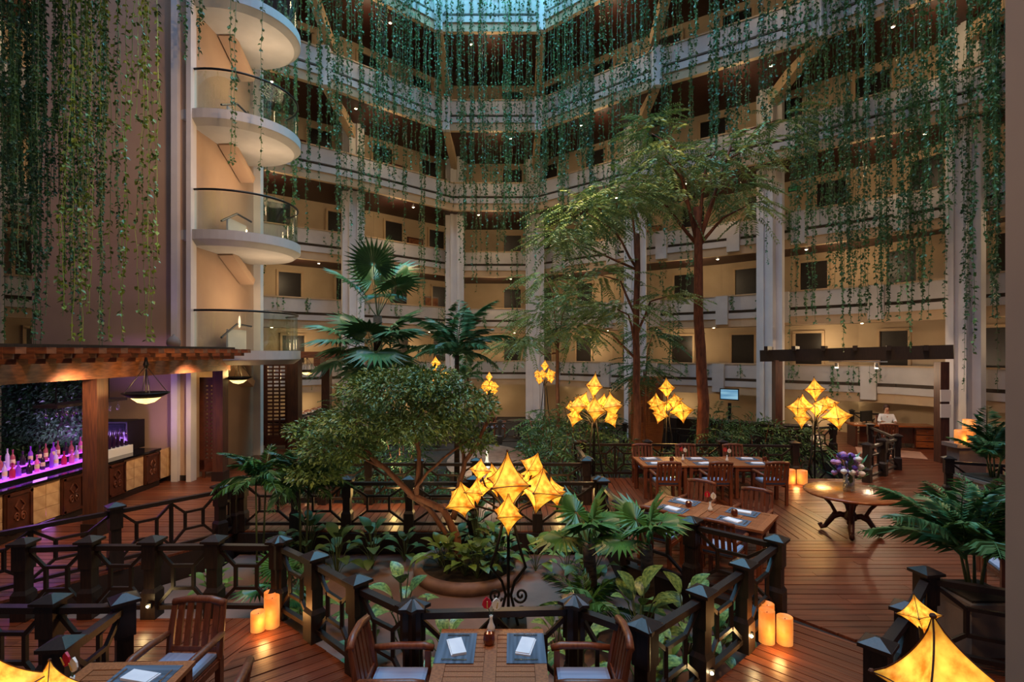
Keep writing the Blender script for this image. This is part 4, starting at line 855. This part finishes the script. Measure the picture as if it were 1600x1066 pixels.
light('bar_downlight', 'SPOT', (-6.9, 8.6, 2.95), 240, (1, .64, .36), .1, aim((-6.9, 8.6, 2.95), (-8.7, 9.4, .5)), cone=120); light('bar_downlight', 'SPOT', (-6.9, 11.8, 2.95), 240, (1, .64, .36), .1, aim((-6.9, 11.8, 2.95), (-8.7, 12.2, .5)), cone=120)
# ornamental ball on the pergola
tag(obj('stone_ball', MB().lathe([(.05, 0), (.12, .05), (.16, .14), (.15, .22), (.09, .3), (.03, .34), (.02, .38)], 16, (-8.35, 12.95, 3.36)), 'planter', None, True), 'small grey stone ball finial on the pergola', 'ornament')
# pierced screens
def screen(label, x, y, rz, h, w=.6, z=0):
    o = thing('pierced_screen', label, 'screen', (x, y, z), rz, 'pierced wooden screens'); nx, ny = 4, 20; fw = .12
    for s in (-1, 1): obj('stile', MB().box((s*(w/2-fw/2), 0, h/2+.12), (fw, .06, h-.2)), 'mahogd', o); obj('foot', MB().box((s*(w/2-.1), 0, .1), (.07, .07, .2)), 'mahogd', o)
    obj('top_board', MB().box((0, 0, h-.05), (w, .06, .16)), 'mahogd', o); obj('bottom_board', MB().box((0, 0, .32), (w, .06, .3)), 'mahogd', o)
    iw = w-2*fw
    for j in range(nx): stick('lattice_bar', (-iw/2+iw*j/(nx-1), 0, .4), (-iw/2+iw*j/(nx-1), 0, h-.1), .055, .04, 'mahogd', o)
    for j in range(ny): zz = .48+(h-.62)*j/(ny-1); stick('lattice_bar', (-iw/2-.02, .005, zz), (iw/2+.02, .005, zz), .04, .06, 'mahogd', o)
screen('dark pierced wooden screen beside the bar end post', -7.86, 13.75, R(4), 2.6); screen('dark pierced wooden screen beyond the stair landing', -7.9, 17.6, R(8), 3.0, .85)
tag(obj('dark_pier', MB().box((-7.2, 17.4, 1.5), (.35, .35, 3.2)), 'post'), 'dark wooden pier right of the far pierced screen', 'pier')
# buffet pavilion
bf = thing('buffet_counter', 'distant buffet counter with panelled front and dishes', 'counter', (-8.0, 20.2, 0)); obj('body', MB().box((0, 0, .42), (.7, 4.2, .84)), 'stone', bf); obj('top', MB().box((0, 0, .87), (.85, 4.3, .06)), 'granite', bf)
for j in range(5): obj('panel', MB().box((.36, -1.7+.85*j, .42), (.04, .5, .66)), 'mahogd', bf)
for j in range(6):
    o = thing('serving_dish', 'white dish of food on the far buffet, %s from the front' % LVN[j], 'dish', (-7.95, 18.4+.68*j, .9), 0, 'buffet dishes'); obj('bowl', MB().lathe([(.1, 0), (.2, .05), (.22, .08), (.19, .07), (.01, .04)], 16), 'porc', o, True); obj('food', MB().lathe([(.18, .06), (.12, .12), (.02, .16)], 9), 'pic', o)
pg2 = thing('buffet_pergola', 'timber pergola over the distant buffet', 'pergola', (-6.6, 20.5, 0)); obj('beam', MB().box((0, 0, 2.97), (.22, 5.5, .3)), 'beam', pg2); obj('cross_beam', MB().box((-1.2, -2.2, 3.2), (3.4, .2, .22)), 'beam', pg2)
for j in range(7): obj('rafter', MB().box((-.9, -2+.7*j, 3.2), (3.2, .14, .18)), 'beam', pg2)
for yy in (-1.8, 1.8): obj('post', MB().box((0, yy, 1.42), (.28, .28, 2.84)), 'post', pg2)
light('buffet_lamp', 'POINT', (-7.4, 19.6, 2.4), 60, (1, .62, .28), .1)
# ================================================================ RECEPTION
rp = thing('reception_pergola', 'dark timber frame with track lights over the reception', 'pergola', (9.55, 18.9, 0)); e1, e2 = Vector((-.4, .4, 0)), Vector((3.5, -3.4, 0))
obj('front_beam', MB().bar(e1+Vector((0, 0, 3.15)), e2+Vector((0, 0, 3.3)), .2, .42), 'dark', rp); 
for p in (Vector((0, 0, 0)), Vector((3.3, -3.2, 0))): obj('post', MB().box((p.x, p.y, 1.5), (.26, .26, 3.0)), 'post', rp)
for j in range(6): p = e1.lerp(e2, (j+.3)/6); obj('rafter', MB().bar(p+Vector((-.25, -.3, 3.42)), p+Vector((.5, .8, 3.42)), .12, .16), 'dark', rp)
tk = thing('track_light', 'ceiling track with two bright spot heads above the reception', 'light', (11.3, 17.6, 2.98)); obj('track', MB().bar((-.5, .3, 0), (.9, -.55, 0), .04, .04), 'white', tk)
for t in (-.3, .65):
    hd = obj('spot_head', MB().lathe([(.05, -.05), (.06, -.2), (.05, -.21)], 12, (t, -.6*t, 0)), 'white', tk); obj('lamp', MB().lathe([(.05, -.212), (.045, -.225), (.01, -.226)], 12, (t, -.6*t, 0)), 'bulb', hd)
    light('reception_spot', 'POINT', (11.3+t, 17.6-.6*t, 2.6), 60, (1, .7, .45), .08)
ds = thing('reception_desk', 'mahogany reception desk with drawers', 'desk', (13.4, 18.4, 0), R(-12)); obj('desk_top', MB().box((-.2, -.2, .76), (2.6, .8, .05)), 'mahog', ds); obj('drawer_pedestal', MB().box((.75, -.15, .37), (.7, .65, .74)), 'mahogd', ds); obj('side_panel', MB().box((-1.4, -.2, .37), (.06, .7, .74)), 'mahogd', ds)
for j in range(3): dr = obj('drawer', MB().box((.75, -.49, .15+.22*j), (.62, .04, .19)), 'mahog', ds); obj('knob', MB().lathe([(.02, -.01), (.025, .01)], 8, (.75, -.52, .15+.22*j)), 'steel', dr)
obj('modesty_panel', MB().box((-.4, -.4, .45), (1.7, .04, .55)), 'mahogd', ds)
o = thing('desk_monitor', 'dark monitor seen from behind on the reception desk', 'monitor', (12.35, 18.3, .785), R(20)); obj('panel', MB().box((0, 0, .28), (.55, .05, .36)), 'black', o); obj('foot', MB().lathe([(.12, 0), (.12, .015), (.02, .03), (.02, .12)], 14), 'black', o)
o = thing('paper_stack', 'white paper stack on the reception desk', 'papers', (12.9, 18.05, .785)); obj('sheets', MB().box((0, 0, .03), (.3, .22, .06)), 'paper', o); obj('top_sheet', MB().box((.02, .01, .063), (.29, .21, .004), .2), 'paper', o)
o = thing('notice_boards', 'pale notices on the post beside the reception', 'sign', (12.85, 15.7, 1.7)); obj('upper_notice', MB().box((0, -.145, .3), (.3, .03, .35)), 'paper', o); obj('lower_notice', MB().box((0, -.145, -.15), (.3, .03, .4)), 'paper', o)
tag(obj('rug', MB().box((12.3, 17.1, .008), (1.8, 1.4, .014), R(-30)), 'carpet'), 'pale mat on the deck before the reception desk', 'rug')
# seated receptionist
def skinmesh(name, verts, edges, m, parent, sub=2):
    me = bpy.data.meshes.new(name); me.from_pydata([v[:3] for v in verts], edges, []); o = put(name, me, parent); me.materials.append(M[m])
    md = o.modifiers.new('skin', 'SKIN'); sv = me.skin_vertices[0] if me.skin_vertices else None
    if sv is None: me.attributes; 
    for i, v in enumerate(verts): sv.data[i].radius = (v[3], v[4] if len(v) > 4 else v[3]); sv.data[i].use_root = i == 0
    o.modifiers.new('subdivision', 'SUBSURF').levels = sub; o.modifiers['subdivision'].render_levels = sub
    return o
pe = thing('person', 'person in white shirt with tied hair seated at the reception desk', 'person', (13.62, 19.1, 0), R(160))
body = [(0, 0, .5, .15, .12), (0, .02, .7, .14, .1), (0, .04, .92, .17, .11), (0, .03, 1.03, .1, .08), (0, .04, 1.1, .05), (0, .06, 1.2, .085, .1), (0, .06, 1.3, .07, .085),
        (.19, .03, .99, .06), (.25, .1, .78, .045), (.18, .33, .8, .035), (-.19, .03, .99, .06), (-.25, .1, .78, .045), (-.18, .33, .8, .035),
        (.1, .12, .5, .09), (.12, .45, .5, .07), (.12, .46, .1, .045), (.12, .56, .04, .035), (-.1, .12, .5, .09), (-.12, .45, .5, .07), (-.12, .46, .1, .045), (-.12, .56, .04, .035)]
def sk(name, verts, edges, m, parent):
    try: return skinmesh(name, verts, edges, m, parent)
    except Exception:
        bpy.context.view_layer.update(); me = bpy.data.meshes.new(name); me.from_pydata([v[:3] for v in verts], edges, []); me.materials.append(M[m]); o = put(name, me, parent); o.modifiers.new('skin', 'SKIN')
        bpy.context.view_layer.objects.active = o
        if not me.skin_vertices: bpy.ops.mesh.customdata_skin_add()
        for i, v in enumerate(verts): me.skin_vertices[0].data[i].radius = (v[3], v[4] if len(v) > 4 else v[3]); me.skin_vertices[0].data[i].use_root = i == 0
        s = o.modifiers.new('subdivision', 'SUBSURF'); s.levels = 2; s.render_levels = 2; return o
sk('body', body, [(0, 1), (1, 2), (2, 3), (3, 4), (4, 5), (5, 6), (2, 7), (7, 8), (8, 9), (2, 10), (10, 11), (11, 12), (0, 13), (13, 14), (14, 15), (15, 16), (0, 17), (17, 18), (18, 19), (19, 20)], 'skin', pe)
sk('shirt', [(0, 0, .52, .165, .135), (0, .02, .7, .155, .115), (0, .04, .92, .185, .125), (0, .03, 1.03, .115, .095), (.19, .03, .99, .075), (.25, .1, .78, .058), (.2, .27, .8, .05), (-.19, .03, .99, .075), (-.25, .1, .78, .058), (-.2, .27, .8, .05)], [(0, 1), (1, 2), (2, 3), (2, 4), (4, 5), (5, 6), (2, 7), (7, 8), (8, 9)], 'shirt', pe)
sk('trousers', [(0, 0, .5, .165, .13), (.1, .12, .5, .1), (.12, .45, .5, .08), (.12, .46, .14, .06), (-.1, .12, .5, .1), (-.12, .45, .5, .08), (-.12, .46, .14, .06)], [(0, 1), (1, 2), (2, 3), (0, 4), (4, 5), (5, 6)], 'trous', pe)
obj('hair', MB().lathe([(.088, -.1), (.1, -.03), (.1, .03), (.08, .085), (.03, .115)], 16, (0, .02, 1.29), 1, 1.0).lathe([(.02, -.05), (.05, -.02), (.05, .03), (.02, .05)], 10, (0, -.1, 1.27)), 'hair', pe, True)
for s in (-1, 1): obj('eye', MB().lathe([(.004, -.008), (.011, 0), (.004, .008)], 8, (s*.03, .145, 1.24)), 'black', pe); obj('hand', MB().box((s*.17, .38, .8), (.06, .09, .03), 0, .8).box((s*.17-.02, .44, .8), (.014, .06, .016)).box((s*.17, .45, .8), (.014, .07, .016)).box((s*.17+.02, .44, .8), (.014, .06, .016)), 'skin', pe)
obj('nose', MB().box((0, .155, 1.215), (.02, .03, .035), 0, .6), 'skin', pe); obj('mouth', MB().box((0, .148, 1.175), (.04, .01, .008)), 'redf', pe)
o = clone(proto, (13.62, 19.1, 0), R(160), 'slatted armchair carrying the seated receptionist')
# ---------------------------------------------------------------- far lounge furniture and wall things
o = thing('television', 'lit flat television in the far lounge', 'television', (8.7, 21.0, 0), R(-35)); obj('bezel', MB().box((0, 0, 1.6), (.72, .06, .46)), 'black', o); obj('screen', MB().box((0, -.035, 1.6), (.65, .01, .38)), 'screen', o); obj('stand', MB().box((0, .05, .35), (.12, .1, 1.8)), 'black', o)
o = thing('cabinet', 'reddish glazed wooden cabinet right of the slim trunk', 'cabinet', (4.86, 19.1, -.7)); obj('carcass', MB().box((0, 0, 1.55), (1.15, .45, 3.1)), 'teak', o)
for sx in (-1, 1):
    for zz in (1.75, 2.55): d = obj('door', MB().box((sx*.28, -.24, zz), (.52, .04, .74)), 'teak', o); obj('pane', MB().box((sx*.28, -.265, zz), (.36, .02, .56)), 'teakd', d)
lc = thing('lounge_counter', 'long dark lounge counter below the television', 'counter', (8.2, 20.0, -.6), R(-33)); obj('counter_top', MB().box((0, 0, 1.25), (5.2, .6, .07)), 'dark', lc); obj('front', MB().box((0, .05, .6), (5.0, .4, 1.2)), 'dark', lc)
for j in range(5):
    c = Vector((8.2, 20.0, -.6))+Vector((math.cos(R(-33)), math.sin(R(-33)), 0))*(-1.9+.95*j)+Vector((-.35, -.6, 0)); o = thing('bar_stool', 'dark high-backed stool at the lounge counter, %s from left' % LVN[j], 'stool', c, R(-33), 'lounge bar stools')
    obj('seat', MB().box((0, 0, .78), (.4, .4, .06)), 'dark', o); obj('backrest', MB().box((0, -.18, 1.1), (.4, .04, .5)), 'dark', o)
    for sx in (-1, 1):
        for sy in (-1, 1): obj('leg', MB().box((sx*.17, sy*.17, .38), (.04, .04, .76)), 'dark', o)
for j, (x, y) in enumerate(((-4.5, 23.2), (-1.9, 23.8), (.3, 24.2), (3.2, 23.6))):
    o = thing('lounge_table', 'dark distant lounge table, %s from left' % LVN[j], 'table', (x, y, -.6), 0, 'distant lounge tables'); obj('top', MB().lathe([(.5, .72), (.52, .75), (.01, .76)], 20), 'dark', o); obj('pedestal', MB().lathe([(.25, 0), (.05, .06), (.05, .72)], 12), 'dark', o)
    for s in (-1, 1):
        q = clone(proto, (x+s*.85, y, -.6), R(90*s), 'distant armchair %s of lounge table, %s pair' % ('left' if s < 0 else 'right', LVN[j]))
for j, (i, k, t) in enumerate(((3, 3, .35), (3, 2, .45), (2, 3, .5), (3, 1, .6), (6, 2, .3))):
    a, b = lv(i, k, 1.85), lv(i+1, k, 1.85); p = a.lerp(b, t); d = (b-a).normalized(); o = thing('framed_picture', 'reddish framed picture on the corridor wall, %s floor, bay %s' % (LVN[k], BAYN[i]), 'picture', (p.x, p.y, LV[k][0]+.05), math.atan2(d.y, d.x), 'corridor pictures'); obj('frame', MB().box((0, 0, .3), (1.0, .05, .75)), 'mahogd', o); obj('canvas', MB().box((0, -.03, .3), (.85, .02, .6)), 'pic', o)
for k in (1, 2):
    a, b = lv(7, k, .4), lv(8, k, .4); p = a.lerp(b, .3); o = thing('exit_sign', 'small green exit sign hanging over the %s floor corridor' % LVN[k-1], 'sign', (p.x, p.y, LV[k][0]+1.05), math.atan2((b-a).y, (b-a).x), 'exit signs'); obj('case', MB().box((0, 0, 0), (.42, .06, .2)), 'black', o); obj('face', MB().box((0, -.032, 0), (.36, .006, .14)), 'exitg', o)

# ---------------------------------------------------------------- each vine told apart by its place in its row
rows = {}
for o in list(COL.objects):
    if o.name.startswith('hanging_vine') and o.get('group') != 'vines before the stair tower': rows.setdefault(o['label'], []).append(o)
for lb, L in rows.items():
    if len(L) < 2: continue
    L.sort(key=lambda o: o.location.x/o.location.y)
    for j, o in enumerate(L, 1): o['label'] = lb.replace('hanging from the', 'on').replace('in the near curtain', 'in near curtain')+', %d%s from left' % (j, 'th' if 10 < j % 100 < 14 else {1: 'st', 2: 'nd', 3: 'rd'}.get(j % 10, 'th'))
